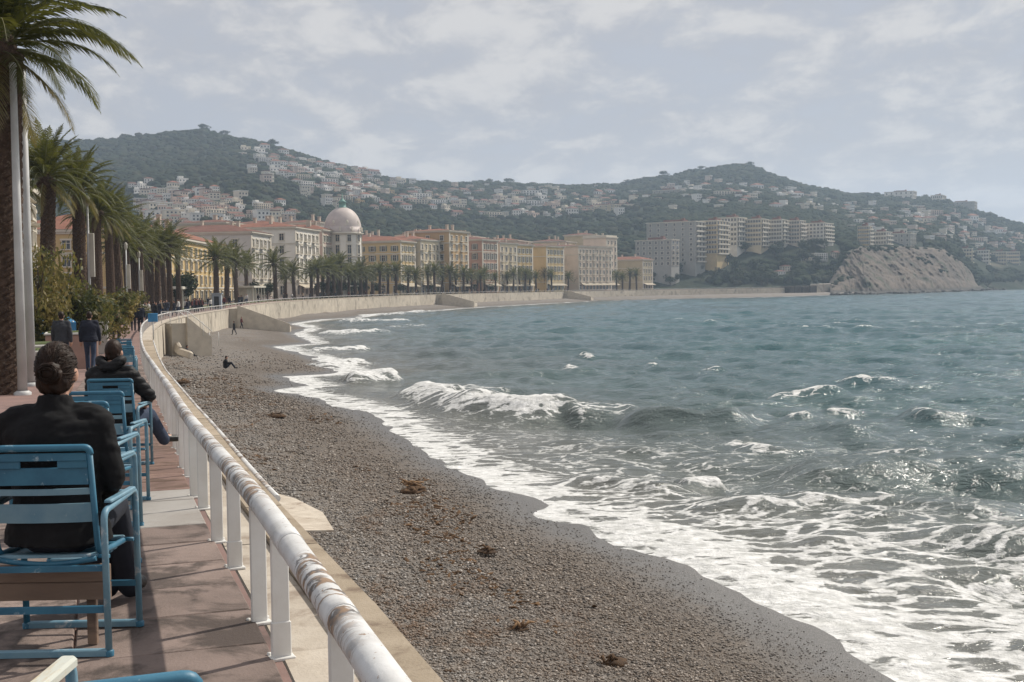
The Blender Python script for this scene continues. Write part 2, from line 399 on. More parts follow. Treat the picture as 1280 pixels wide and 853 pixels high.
# ================================================================== GROUND
def strip(name, offs, s0, s1, ds, dz, mat, kind='structure', parent=None):
    ss = np.arange(s0, s1+1e-6, ds); pts = [[crv(s, o)[0] for o in offs] for s in ss]
    A = np.array(pts); X = A[..., 0]; Y = A[..., 1]; Z = np.vectorize(zprom)(Y)+dz
    # order so that faces look up
    return X[:, ::-1], Y[:, ::-1], Z[:, ::-1]
S0, S1 = CS[0]+20, CS[-1]
def make_pave_mat():
    m = M('promenade_paving', (.27, .175, .15), (.21, .14, .125), 1.2, .88, .35, 90, .006, .25, 0, (.13, .095, .085), .8, (.5, .68))
    return m
MT['paving'] = make_pave_mat()
X, Y, Z = strip('promenade', [-400, -120, -60, -30, -14, -8, -5, -3.2, -1.7, -.8, .02], S0, S1, 3.0, 0, None)
prom = link('promenade', grid_mesh('promenade', X, Y, Z, [MT['paving']])); tag(prom, kind='structure')
X, Y, Z = strip('verge', [-7.4, -5.2, -3.3], s_at_y(14), S1-60, 3.0, .03, None)
verge = link('planting_verge', grid_mesh('planting_verge', X, Y, Z, [MT['grass']])); tag(verge, kind='structure')
X, Y, Z = strip('road', [-22, -16, -10], S0, S1-40, 3.0, .006, None)
road = link('road', grid_mesh('road', X, Y, Z, [MT['asphalt']])); tag(road, kind='structure')
MT['road_line'] = M('road_marking', (.7, .7, .68), None, 3, .8, .1)
X, Y, Z = strip('line', [-16.1, -15.95], S0, S1-40, 3.0, .011, None)
ln = link('road_line', grid_mesh('road_line', X, Y, Z, [MT['road_line']])); tag(ln, kind='structure'); ln.parent = road

# paving slabs along the railing, each its own piece
slab_mats = [M('slab_brown', (.27, .205, .178), (.19, .145, .125), 3, .82, .5, 70, .008, .3, .14, (.085, .065, .056), 2.2, (.46, .62)),
             M('slab_red', (.25, .165, .135), (.19, .125, .105), 3, .88, .5, 70, .008, .2, .12, (.12, .08, .062), 2, (.48, .66)),
             M('slab_pale', (.36, .34, .315), (.29, .265, .24), 2, .8, .4, 60, .006, .3, .08, (.20, .165, .14), 1.5, (.54, .68))]
def slab_block(sz, mats, n=0):
    mb = MB(); mb.bbox((0, 0, -.02), (sz[0], sz[1], .04), .006); return mb.mesh('paving_slab', mats)
def lay_slabs(off, width, length, d0, d1, pick):
    cache = {}; s = s_at_y(d0)
    while s < s_at_y(d1):
        p, t = crv(s+length/2, off); rz = math.atan2(t[1], t[0]); k = pick(p[1])
        if k not in cache: cache[k] = slab_block((length-.009, width-.009), slab_mats[k])
        sl = (zprom(p[1]+.3)-zprom(p[1]-.3))/.6
        o = link('paving_slab', cache[k], prom, (p[0], p[1], zprom(p[1])+.013+random.uniform(-.0025, .0025)), (random.uniform(-.003, .003), -math.atan(sl), rz+random.uniform(-.004, .004)))
        s += length
lay_slabs(-.40, .78, .60, 2.2, 38, lambda y: 2 if 8.0 < y < 9.6 else (1 if 9.6 < y < 24 else 0))
lay_slabs(-1.17, .76, .90, 2.2, 38, lambda y: 1 if random.random() < .1 else 0)

# ------------------------------------------------------------------ sea wall
wall = empty('sea_wall', (0, 0, 0)); tag(wall, 'long curving cream sea wall between the promenade railing and the pebble beach', 'sea wall')
ss = np.arange(S0, S1, 2.0); mb = MB(); vs = []; fs = []
for s in ss:
    p, t = crv(s); q0 = crv(s, .03)[0]; q1 = crv(s, .47)[0]; q2 = crv(s, .62)[0]; z = zprom(p[1])
    vs += [(q0[0], q0[1], z-.5), (q0[0], q0[1], z-.075), (q1[0], q1[1], z-.075), (q2[0], q2[1], -6.0)]
for i in range(len(ss)-1):
    for k in range(3): a = i*4+k; fs.append((a, a+1, a+5, a+4)[::-1])
mb.add(vs, fs); mb.build('core', MT['cream'], wall)
def along(s0, s1, oa, ob, za, zb, name, mat, parent, z_abs_b=None, slope=0.0):
    """a curved block of masonry between two stations"""
    n = max(2, int((s1-s0)/3)+1); mb = MB(); vs = []
    for s in np.linspace(s0, s1, n):
        p, t = crv(s); z = zprom(p[1]); a = crv(s, oa)[0]; b = crv(s, ob)[0]; bl = crv(s, ob+slope)[0]
        zb_ = z+zb if z_abs_b is None else z_abs_b
        vs += [(a[0], a[1], z+za), (b[0], b[1], z+za), (bl[0], bl[1], zb_), (crv(s, oa+slope)[0][0], crv(s, oa+slope)[0][1], zb_)]
    fs = []
    for i in range(n-1):
        o = i*4
        for k in range(4): fs.append((o+k, o+(k+1) % 4, o+4+(k+1) % 4, o+4+k)[::-1])
    fs.append((0, 1, 2, 3)); e = (n-1)*4; fs.append((e+3, e+2, e+1, e))
    mb.add(vs, [f[::-1] for f in fs]); return mb.build(name, mat, parent)
s = s_at_y(1.5)
while s < s_at_y(30):                    # pale ledge and coping stones, each laid singly
    along(s, s+1.19, .03, .285, .0+random.uniform(-.004, .004), -.11, 'ledge_slab', MT['ledge'], wall)
    s += 1.2
s = s_at_y(1.2); k = 0
while s < S1-3:
    L = 1.5 if s < s_at_y(60) else (4.0 if s < s_at_y(200) else 9.0)
    along(s, s+L-.012*(1 if L < 2 else 4), .292 if s < s_at_y(29) else .03, .54, .035+random.uniform(-.004, .004), -.10, 'coping_stone', MT['coping'] if s < s_at_y(60) else MT['ledge'], wall)
    s += L
s = s_at_y(20)
while s < S1-10:                         # facing panels with open joints
    L = 5.0 if s < s_at_y(200) else 11.0
    along(s, s+L-.10, .50, .60+random.uniform(-.02, .02), -.16, 0, 'facing_panel', MT['cream'], wall, z_abs_b=-4.9, slope=.12)
    s += L

# ------------------------------------------------------------------ railing
rail = empty('railing', (0, 0, 0)); tag(rail, 'white tubular railing with flat posts running along the promenade edge above the beach', 'railing')
def make_rail_mat():
    m = bpy.data.materials.new('worn_white_rail'); m.use_nodes = True; g = G(m.node_tree); b = g.n['Principled BSDF']
    v = g.coord('Object'); col = g.mix(g.sstep(g.noise(v, 7, 5, .6), .35, .7), (.72, .715, .70), (.60, .59, .57)); vs_ = g.mapping(v, (1.1, 3.4, .9), (0, 0, -.34))
    w = g.math('MULTIPLY', g.sstep(g.noise(vs_, 3.6, 7, .66, .7), .47, .53), g.sstep(g.noise(v, 1.1, 3, .5), .43, .52)); n2 = g.noise(v, 16, 5, .65, .4)
    wear = g.mix(g.sstep(n2, .42, .56), (.10, .092, .088), (.30, .19, .11))
    col = g.mix(g.math('MULTIPLY', w, g.sstep(n2, .36, .44)), col, wear)
    col = g.mix(g.sstep(g.noise(v, 45, 3, .6), .67, .70), col, (.30, .20, .13))
    g.put(b.inputs['Base Color'], col); b.inputs['Roughness'].default_value = .42
    g.put(b.inputs['Normal'], g.bump(g.math('SUBTRACT', g.noise(v, 60, 4), w), .35, .004)); return m
MT['rail'] = make_rail_mat()
pts = []
s = s_at_y(-8)
while s < S1-25:
    p, t = crv(s); pts.append((p[0], p[1], zprom(p[1])+RAILH)); s += .5 if s < s_at_y(60) else 4
mb = MB(); mb.tube(pts, .048, 16); mb.build('top_rail', MT['rail'], rail)
s = s_at_y(2.2)                           # welded sleeves on the tube
for d in (3.35, 4.35, 7.1, 10.2):
    s = s_at_y(d); q = []
    for e in (0, .09, .18): p, t = crv(s+e); q.append((p[0], p[1], zprom(p[1])+RAILH))
    mb = MB(); mb.tube(q, .0505, 16); mb.build('sleeve', MT['rail'], rail)
def post_mesh(stub):
    mb = MB(); mb.bbox((0, 0, RAILH/2-.01), (.072, .022, RAILH-.04), .004)
    mb.bbox((0, 0, .006), (.105, .07, .012), .003)
    if stub: mb.bbox((0, 0, .08), (.08, .032, .15), .004)
    for sx in (-.043, .043): mb.lathe([(0.0001, .024), (.009, .022), (.009, .012)], 8, (sx, .03))
    return mb.mesh('post', MT['white_paint'])
pm, pm2 = post_mesh(False), post_mesh(True)
d_posts = []; y = 1.6
posts = [3.4, 4.85, 5.4, 6.55, 7.3]
s = s_at_y(7.3); nx = True
while len(posts) < 210:
    s += (1.35 if nx else .65) if s < s_at_y(70) else (2.0 if s < s_at_y(175) else 5.0); nx = not nx
    if s > S1-30: break
    posts.append(float(crv(s)[0][1]))
for i, d in enumerate(posts):
    s = s_at_y(d); p, t = crv(s, .02 if i % 2 else 0)
    link('post', pm2 if (i in (1, 3)) else pm, rail, (p[0], p[1], zprom(p[1])), (0, 0, math.atan2(t[1], t[0])-PI/2+.12))
# slim added tube that stands in for the sunlit outer edge of the coping
pts = [tuple(crv(s, .60)[0])+(zprom(crv(s)[0][1])-.02,) for s in np.arange(s_at_y(9), s_at_y(62), .7)]
mb = MB(); mb.tube(pts, .030, 8); mb.build('lit_edge_tube', MT['rail'], rail)

# ------------------------------------------------------------------ beach
th = np.radians(np.linspace(-36, 44, 420)); r = 3.0*np.exp(np.linspace(0, math.log(900/3.0), 420))
T, Rr = np.meshgrid(th, r); X = Rr*np.sin(T); Y = Rr*np.cos(T)
DI = shore(X, Y).reshape(X.shape)
def beach_z(di, x, y):
    z = np.interp(di, [-80, -8, 0, 3, 8, 14, 30], [-9, SEA-1.1, SEA, SEA+.30, SEA+.80, SEA+1.22, SEA+1.5])
    amp = np.clip(di/6, 0, 1)
    return z+.20*(fbm(x*.45, y*.30, 3, 51)-.5)*np.clip(1-np.abs(di)/7, 0, 1)+amp*(.34*(fbm(x*.16, y*.10, 3, 5)-.5)+.10*(fbm(x*.9, y*.9, 3, 9)-.5))
Z = beach_z(DI, X, Y)
def make_beach_mat():
    m = bpy.data.materials.new('pebble_beach'); m.use_nodes = True; g = G(m.node_tree); b = g.n['Principled BSDF']
    v = g.coord('Object'); di = g.attr('di')
    cell = g.voro(v, 22, out='Color'); sepc = g.new('ShaderNodeSeparateColor'); g.put(sepc.inputs[0], cell)
    big = g.noise(v, .35, 5, .6, .4); mid = g.noise(v, 1.7, 5, .65, .3)
    peb = g.mix(sepc.outputs[0], (.11, .098, .087), (.30, .27, .242))
    peb = g.mix(g.math('MULTIPLY', g.sstep(mid, .4, .7), .45), peb, (.25, .19, .135))
    d2 = g.math('ADD', di, g.math('MULTIPLY', g.math('SUBTRACT', big, .5), 5.0))
    damp = g.math('SUBTRACT', 1.0, g.sstep(d2, 3.5, 8.0))
    peb = g.mix(g.math('MULTIPLY', damp, .6), peb, (.125, .098, .075)); peb = g.mix(g.math('MULTIPLY', g.sstep(g.noise(v, 5.5, 8, .75), .42, .68), .55), peb, (.085, .072, .062))
    bands = g.noise(g.mapping(v, (.30, .12, .3), (0, 0, .33)), 1.0, 6, .66, .8)
    wk = g.math('MULTIPLY', g.sstep(bands, .54, .64), g.sstep(d2, 5.0, 7.0)); wk = g.math('MULTIPLY', wk, g.sstep(mid, .38, .55))
    peb = g.mix(g.math('MULTIPLY', wk, .85), peb, g.mix(g.noise(v, 9, 3), (.085, .055, .032), (.16, .09, .045)))
    d3 = g.math('ADD', di, g.math('MULTIPLY', g.math('SUBTRACT', mid, .5), 1.6))
    wet = g.math('SUBTRACT', 1.0, g.sstep(d3, .8, 2.8))
    fc_ = g.new('ShaderNodeSeparateColor'); g.put(fc_.inputs[0], g.voro(v, 48, out='Color')); col = g.mix(g.math('MULTIPLY', wet, .92), peb, g.mix(fc_.outputs[0], (.055, .052, .050), (.17, .16, .15))); g.put(b.inputs['Base Color'], col)
    g.put(b.inputs['Roughness'], g.math('MULTIPLY_ADD', wet, -.50, .88)); b.inputs['Specular IOR Level'].default_value = .4
    h = g.math('SUBTRACT', 1.0, g.mix(wet, g.voro(v, 22), g.voro(v, 48))); h = g.math('ADD', h, g.math('MULTIPLY', g.noise(v, 5, 4), 1.2))
    bm_ = g.new('ShaderNodeBump'); g.put(bm_.inputs['Height'], h); g.put(bm_.inputs['Strength'], g.math('MULTIPLY_ADD', wet, -.40, .9)); bm_.inputs['Distance'].default_value = .045
    g.put(b.inputs['Normal'], bm_.outputs[0]); return m
MT['beach'] = make_beach_mat()
def weed_pts(n, seed):
    r_ = np.random.default_rng(seed); a = 9*np.exp(r_.random(n)*math.log(85/9)); t = np.radians(r_.uniform(-20, 22, n)); x, y = a*np.sin(t), a*np.cos(t)
    d_ = shore(x, y); s_ = np.interp(y, CRV[:, 1], CRV[:, 0]); f = fbm(x*.42+y*.10, y*.13, 4, 81)
    k = (x-s_ > 1.2) & (d_ > 2.5) & (r_.random(n) < np.clip((f-.585)*9, 0, 1)*.7+.004); return x[k], y[k], d_[k], a[k]
beach = link('beach', grid_mesh('beach', X, Y, Z, [MT['beach']], attrs={'di': DI}, keep=(DI < 60))); tag(beach, kind='structure')

# loose pebbles lying on the near beach
def off_sea(x, y):                         # rough distance outside the rail line
    s = np.interp(y, CRV[:, 1], CRV[:, 0]); return x-s
N = 560000; rr = 7*np.exp(rng.random(N)*math.log(118/7)); tt = np.radians(rng.uniform(-20, 24, N))
px, py = rr*np.sin(tt), rr*np.cos(tt)
keep = (off_sea(px, py) > 1.0) & (rng.random(N) < np.clip((118-rr)/55, 0, 1)) & (rng.random(N) < np.clip(.15+1.5*fbm(px*.35, py*.35, 3, 71), 0, 1)); px, py, rr = px[keep], py[keep], rr[keep]
di = shore(px, py); keep = (di > .5+2.6*rng.random(len(px))**1.3); px, py, rr, di = px[keep], py[keep], rr[keep], di[keep]
pz = beach_z(di, px, py)
siz = (.0065+.022*rng.random(len(px))**3.0)*(1+np.clip((rr-10)/32, 0, 2.2))*(.8+.7*fbm(px*.25, py*.12, 3, 72))*np.clip(.45+di*.16, .5, 1)
me = bpy.data.meshes.new('pebbles'); me.vertices.add(len(px)); me.vertices.foreach_set('co', np.stack([px, py, pz+siz*.25], 1).ravel())
at = me.attributes.new('size', 'FLOAT', 'POINT'); at.data.foreach_set('value', siz.astype(np.float32))
at = me.attributes.new('di', 'FLOAT', 'POINT'); at.data.foreach_set('value', di.astype(np.float32))
def make_pebble_mat():
    m = bpy.data.materials.new('pebble_stone'); m.use_nodes = True; g = G(m.node_tree); b = g.n['Principled BSDF']
    rnd = g.rand(); col = g.ramp(rnd, [(0, (.07, .064, .058)), (.35, (.165, .148, .132)), (.6, (.23, .19, .15)), (.85, (.30, .28, .26)), (1, (.48, .46, .43))])
    dn_ = g.new('ShaderNodeAttribute', attribute_name='di', attribute_type='INSTANCER').outputs['Fac']
    wp_ = g.new('ShaderNodeNewGeometry').outputs['Position']; big = g.noise(wp_, .35, 5, .6, .4)
    d2 = g.math('ADD', dn_, g.math('MULTIPLY', g.math('SUBTRACT', big, .5), 7.0)); damp = g.math('SUBTRACT', 1.0, g.sstep(d2, 3.5, 8.5))
    col = g.mix(g.math('MULTIPLY', damp, .8), col, g.mix(.75, col, (.74, .60, .47), 'MULTIPLY'))
    bands = g.noise(g.mapping(wp_, (.30, .12, .3), (0, 0, .33)), 1.0, 6, .66, .8); mid = g.noise(wp_, 1.7, 5, .65, .3)
    wk = g.math('MULTIPLY', g.math('MULTIPLY', g.sstep(bands, .48, .58), g.sstep(d2, 3.5, 6.0)), g.sstep(mid, .36, .55))
    col = g.mix(g.math('MULTIPLY', wk, .85), col, g.mix(rnd, (.07, .045, .028), (.21, .115, .055)))
    col = g.mix(g.math('MULTIPLY', g.math('SUBTRACT', 1.0, g.sstep(dn_, 1.2, 3.2)), .8), col, g.mix(rnd, (.075, .07, .066), (.16, .15, .14)))
    g.put(b.inputs['Base Color'], col); b.inputs['Roughness'].default_value = .6; return m
MT['pebble'] = make_pebble_mat()
def scatter_gn(name, mesh, mat, sub, squash, rough, rot_full=True, noise_scale=1.6):
    ob = link(name, mesh); ng = bpy.data.node_groups.new(name, 'GeometryNodeTree')
    ng.interface.new_socket('Geometry', in_out='INPUT', socket_type='NodeSocketGeometry'); ng.interface.new_socket('Geometry', in_out='OUTPUT', socket_type='NodeSocketGeometry')
    n = ng.nodes; l = ng.links; gi = n.new('NodeGroupInput'); go = n.new('NodeGroupOutput')
    ico = n.new('GeometryNodeMeshIcoSphere'); ico.inputs['Radius'].default_value = 1; ico.inputs['Subdivisions'].default_value = sub
    nz = n.new('ShaderNodeTexNoise'); nz.inputs['Scale'].default_value = noise_scale; nz.inputs['Detail'].default_value = 3
    nm = n.new('GeometryNodeInputNormal'); vm = n.new('ShaderNodeVectorMath'); vm.operation = 'SCALE'
    mm = n.new('ShaderNodeMath'); mm.operation = 'MULTIPLY_ADD'; mm.inputs[1].default_value = rough*2; mm.inputs[2].default_value = -rough
    l.new(nz.outputs[0], mm.inputs[0]); l.new(nm.outputs[0], vm.inputs[0]); l.new(mm.outputs[0], vm.inputs['Scale'])
    sp = n.new('GeometryNodeSetPosition'); l.new(ico.outputs[0], sp.inputs['Geometry']); l.new(vm.outputs[0], sp.inputs['Offset'])
    tf = n.new('GeometryNodeTransform'); tf.inputs['Scale'].default_value = squash; l.new(sp.outputs[0], tf.inputs[0])
    sm = n.new('GeometryNodeSetMaterial'); sm.inputs['Material'].default_value = mat; l.new(tf.outputs[0], sm.inputs[0])
    ss_ = n.new('GeometryNodeSetShadeSmooth'); l.new(sm.outputs[0], ss_.inputs[0])
    m2p = n.new('GeometryNodeMeshToPoints'); l.new(gi.outputs[0], m2p.inputs[0])
    ip = n.new('GeometryNodeInstanceOnPoints'); l.new(m2p.outputs[0], ip.inputs['Points']); l.new(ss_.outputs[0], ip.inputs['Instance'])
    rv = n.new('FunctionNodeRandomValue'); rv.data_type = 'FLOAT_VECTOR'
    rv.inputs[0].default_value = (-.5, -.5, 0) if rot_full else (0, 0, 0); rv.inputs[1].default_value = (.5, .5, 6.28) if rot_full else (.0, .0, 6.28)
    l.new(rv.outputs[0], ip.inputs['Rotation'])
    na = n.new('GeometryNodeInputNamedAttribute'); na.data_type = 'FLOAT'; na.inputs['Name'].default_value = 'size'; l.new(na.outputs[0], ip.inputs['Scale'])
    l.new(ip.outputs[0], go.inputs[0]); md = ob.modifiers.new('scatter', 'NODES'); md.node_group = ng; return ob
peb = scatter_gn('pebbles', me, MT['pebble'], 1, (1, .75, .5), .25); tag(peb, 'loose grey and brown pebbles covering the near beach', 'pebbles', kind='stuff')

x, y, d_, a_ = weed_pts(60000, 4); me = bpy.data.meshes.new('seaweed'); me.vertices.add(len(x)); me.vertices.foreach_set('co', np.stack([x, y, beach_z(d_, x, y)+.008], 1).ravel())
at = me.attributes.new('size', 'FLOAT', 'POINT'); at.data.foreach_set('value', ((.016+.050*rng.random(len(x))**2.5)*(1+np.clip((a_-10)/40, 0, 1.2))).astype(np.float32))
MT['wrack'] = M('dry_wrack', (.15, .085, .04), (.06, .036, .022), 6, .9, .4, 30, .02, .2, .45)
wrk = scatter_gn('seaweed', me, MT['wrack'], 2, (1.5, .6, .32), .9, True, 2.6); tag(wrk, 'brown dried seaweed strewn in bands over the pebbles', 'seaweed', kind='stuff')

# ------------------------------------------------------------------ sea
th = np.radians(np.concatenate([np.linspace(-24, 25, 560), np.linspace(25.3, 72, 60)]))
r = 11*np.exp(np.linspace(0, 1, 800)**1.0*math.log(3600/11))
T, Rr = np.meshgrid(th, r); X = Rr*np.sin(T); Y = Rr*np.cos(T)
DI = shore(X, Y).reshape(X.shape); keep = DI < 2.5
dep = np.clip(-DI, 0, None)
Hs = np.zeros_like(X); lod = np.clip(1-(Rr-700)/1500, .15, 1)
wr = np.random.default_rng(3)
for lam, amp, n, spread in ((19, .085, 4, .25), (11, .06, 6, .4), (6, .044, 7, .6), (3.2, .028, 8, .8), (1.7, .016, 8, 1.0)):
    for _ in range(n):
        a = R(250)+wr.normal(0, spread); l = lam*wr.uniform(.75, 1.35); k = 2*PI/l
        kx, ky = k*math.cos(a), k*math.sin(a)
        ph = kx*X+ky*Y+wr.uniform(0, 6.28)+1.6*fbm(X/(l*3.1)+wr.uniform(0, 99), Y/(l*3.1), 2, 3)
        res = np.clip(1.3-Rr*.0022/(l*.30), 0, 1) if l < 4 else 1.0       # leave out ripples finer than the sheet's mesh
        w = np.sin(ph); w = w+.22*np.cos(2*ph)
        Hs += amp*w*res*(.45+1.1*vnoise(X/(l*2.2)+7*_, Y/(l*2.2), 41+_))
gust = fbm(X*.02, Y*.012, 4, 77)
Hs *= (.65+.9*gust)
Hs *= np.clip(dep/9, .05, 1)
FO = np.zeros_like(X)
crests = [  # u0, v0, u1, v1, height, front, back, foam
    (425, 478, 505, 475, .65, 1.4, 2.6, 1.0), (515, 493, 560, 500, .6, 1.2, 2.4, 1.0), (556, 502, 610, 515, .75, 1.2, 2.4, .85), (590, 512, 705, 524, .95, 1.4, 2.6, 1.1),
    (520, 487, 640, 492, .35, 1.5, 3, .45), (700, 523, 800, 520, .4, 1.3, 3, .35),
    (770, 527, 950, 534, .75, 1.4, 3.2, .06), (940, 540, 1100, 548, .4, 1.2, 2.4, .15),
    (960, 603, 1340, 607, 1.0, 1.5, 3.0, .05), (1010, 586, 1180, 580, .3, .8, 1.5, .45),
    (965, 500, 1045, 494, .4, .8, 1.2, .62), (1050, 482, 1140, 485, .3, .8, 1.4, .42), (727, 446, 741, 448, .22, .5, .6, .55), (808, 457, 820, 458, .2, .5, .6, .5), (705, 467, 726, 470, .3, .7, 1, .5),
    (880, 462, 900, 464, .3, .7, 1, .5), (1130, 520, 1200, 532, .5, .8, 1.3, .45), (1180, 470, 1280, 468, .3, 1.0, 1.6, .2), (975, 525, 1000, 528, .3, .6, 1.0, .6), (1040, 517, 1075, 520, .3, .6, 1.0, .55),
    (380, 440, 470, 438, .4, 1.6, 3, .9), (400, 420, 480, 417, .4, 2.0, 4, .9), (400, 461, 450, 456, .4, 1.5, 2.5, 1.0), (420, 404, 520, 402, .4, 2.5, 5, .8), (440, 396, 560, 390, .4, 3, 6, .7), (470, 410, 540, 409, .3, 2, 4, .4),
    (600, 470, 700, 472, .3, 1.5, 3, .1), (840, 600, 900, 598, .3, .8, 1.5, .6), (700, 600, 860, 618, .25, .7, 1.5, .5), (880, 650, 1150, 640, .22, .6, 1.4, .6), (1000, 690, 1290, 680, .22, .6, 1.4, .6), (900, 560, 1000, 575, .25, .8, 1.5, .5)]
for u0, v0, u1, v1, h, wf, wb, fo in crests:
    a = P(u0, v0, SEA)[:2]; b = P(u1, v1, SEA)[:2]; e = b-a; L = np.linalg.norm(e); e /= L; nrm = np.array([e[1], -e[0]])   # nrm looks to the camera side
    t = ((X-a[0])*e[0]+(Y-a[1])*e[1])/L
    wob = (fbm(t*L*.16+u0, t*0+v0, 3, 12)-.5)*(2.2+wf)
    nn = (X-a[0])*nrm[0]+(Y-a[1])*nrm[1]+wob
    win = np.clip(np.minimum(t+.05, 1.05-t)*4.0, 0, 1); win = win*win*(3-2*win)
    win = win*(.55+.9*fbm(t*L*.22+v0, t*0, 3, 31))
    pr = np.where(nn > 0, np.exp(-(nn/wf)**2), np.exp(-(nn/wb)**2))
    Hs += h*win*pr
    FO = np.maximum(FO, fo*win*np.where(nn > 0, np.exp(-(nn/(wf*1.1))**2), np.exp(-(nn/(wb*.55))**2)))
br = np.clip(FO, 0, 1)
Hs += br*.22*(fbm(X*1.9, Y*1.9, 4, 55)-.45)            # tumbling water is rough
# swash and laced foam
s_along = X*.9-Y*.45
edge = np.exp(-np.clip(dep-.3-1.5*fbm(X*.16, Y*.12, 3, 19), 0, None)/1.0)
lace = .49*np.exp(-(dep/(7.5+8*fbm(X*.05, Y*.05, 2, 23)))**2)*(.50+.9*fbm(X*.11, Y*.22, 3, 29))
nearz = np.clip((75-Rr)/45, .35, 1)
edge = edge*np.clip(.35+1.0*fbm(X*.22, Y*.05, 3, 63), 0, 1)
FO = np.maximum(FO, np.maximum(edge*.97, lace*nearz))
cap = np.clip((Hs-.36)/.30, 0, 1)*np.clip(gust*2.2-.75, 0, 1)
FO = np.maximum(FO, cap*.45*np.clip((Rr-20)/40, 0, 1))
FO = np.where(DI > 0, np.clip(.95-DI*.25, .0, 1), FO)
Z = SEA+Hs+.02+np.where(dep > 0, .05*np.clip(FO, 0, 1), .03)
def make_sea_mat():
    m = bpy.data.materials.new('sea_water'); m.use_nodes = True; g = G(m.node_tree); b = g.n['Principled BSDF']
    v = g.coord('Object'); fo = g.attr('foam'); sh = g.attr('dep')
    wv = g.new('ShaderNodeVectorMath', operation='ADD'); wn = g.noise(g.mapping(v, (.7, .9, .7)), .9, 4, .6, 0, 'Color')
    wsc = g.new('ShaderNodeVectorMath', operation='SCALE'); g.put(wsc.inputs[0], wn); wsc.inputs['Scale'].default_value = 1.5
    g.put(wv.inputs[0], v); g.l.new(wsc.outputs[0], wv.inputs[1]); wp = g.mapping(wv.outputs[0], (.75, 1.5, 1), (0, 0, .25))
    d1 = g.voro(wp, .85, 'DISTANCE_TO_EDGE'); d2 = g.voro(wp, 2.4, 'DISTANCE_TO_EDGE')
    web = g.math('ADD', g.math('MULTIPLY', g.sstep(d1, 0, .30), .62), g.math('MULTIPLY', g.sstep(d2, 0, .30), .24))
    thr = g.math('ADD', web, g.math('ADD', g.math('MULTIPLY', g.noise(v, 4.5, 4, .65), .26), g.math('MULTIPLY', g.noise(v, 17, 3, .7), .10)))
    mask = g.sstep(g.math('SUBTRACT', fo, g.math('MULTIPLY', thr, 1.02)), -.10, .16)
    milky = g.sstep(fo, .15, .9)
    deepc = g.mix(g.sstep(g.noise(g.mapping(v, (.6, 1, 1)), .045, 4, .6), .35, .65), (.020, .084, .102), (.030, .106, .118))
    shal = g.mix(g.noise(v, .3, 3), (.115, .108, .088), (.165, .150, .122))
    w = g.math('POWER', 2.718, g.math('MULTIPLY', sh, -.058))
    col = g.mix(w, deepc, shal); col = g.mix(g.math('MULTIPLY', milky, .35), col, (.22, .23, .22))
    col = g.mix(mask, col, g.mix(g.sstep(g.noise(v, 3.2, 6, .7, .3), .32, .66), (.50, .50, .48), (.80, .795, .78))); g.put(b.inputs['Base Color'], col)
    g.put(b.inputs['Roughness'], g.math('MULTIPLY_ADD', mask, .68, .13)); b.inputs['IOR'].default_value = 1.33
    g.put(b.inputs['Specular IOR Level'], g.math('MULTIPLY_ADD', mask, -.35, .5))
    rip = g.math('ADD', g.noise(g.mapping(v, (1, 1.3, 1), (0, 0, .3)), 1.7, 5, .62, .5), g.math('MULTIPLY', g.noise(g.mapping(v, (.6, 1.2, 1)), .42, 4, .6, .4), 2.4))
    n1 = g.bump(rip, .85, .19)
    fb = g.math('ADD', mask, g.math('MULTIPLY', g.noise(v, 14, 4, .7), .8))
    n2 = g.new('ShaderNodeBump'); g.put(n2.inputs['Height'], fb); g.put(n2.inputs['Strength'], g.math('MULTIPLY', mask, .7)); n2.inputs['Distance'].default_value = .05; g.put(n2.inputs['Normal'], n1)
    g.put(b.inputs['Normal'], n2.outputs[0]); return m
MT['sea'] = make_sea_mat()
sea = link('sea', grid_mesh('sea', X, Y, Z, [MT['sea']], keep=keep, attrs={'foam': FO, 'dep': dep})); tag(sea, kind='structure')

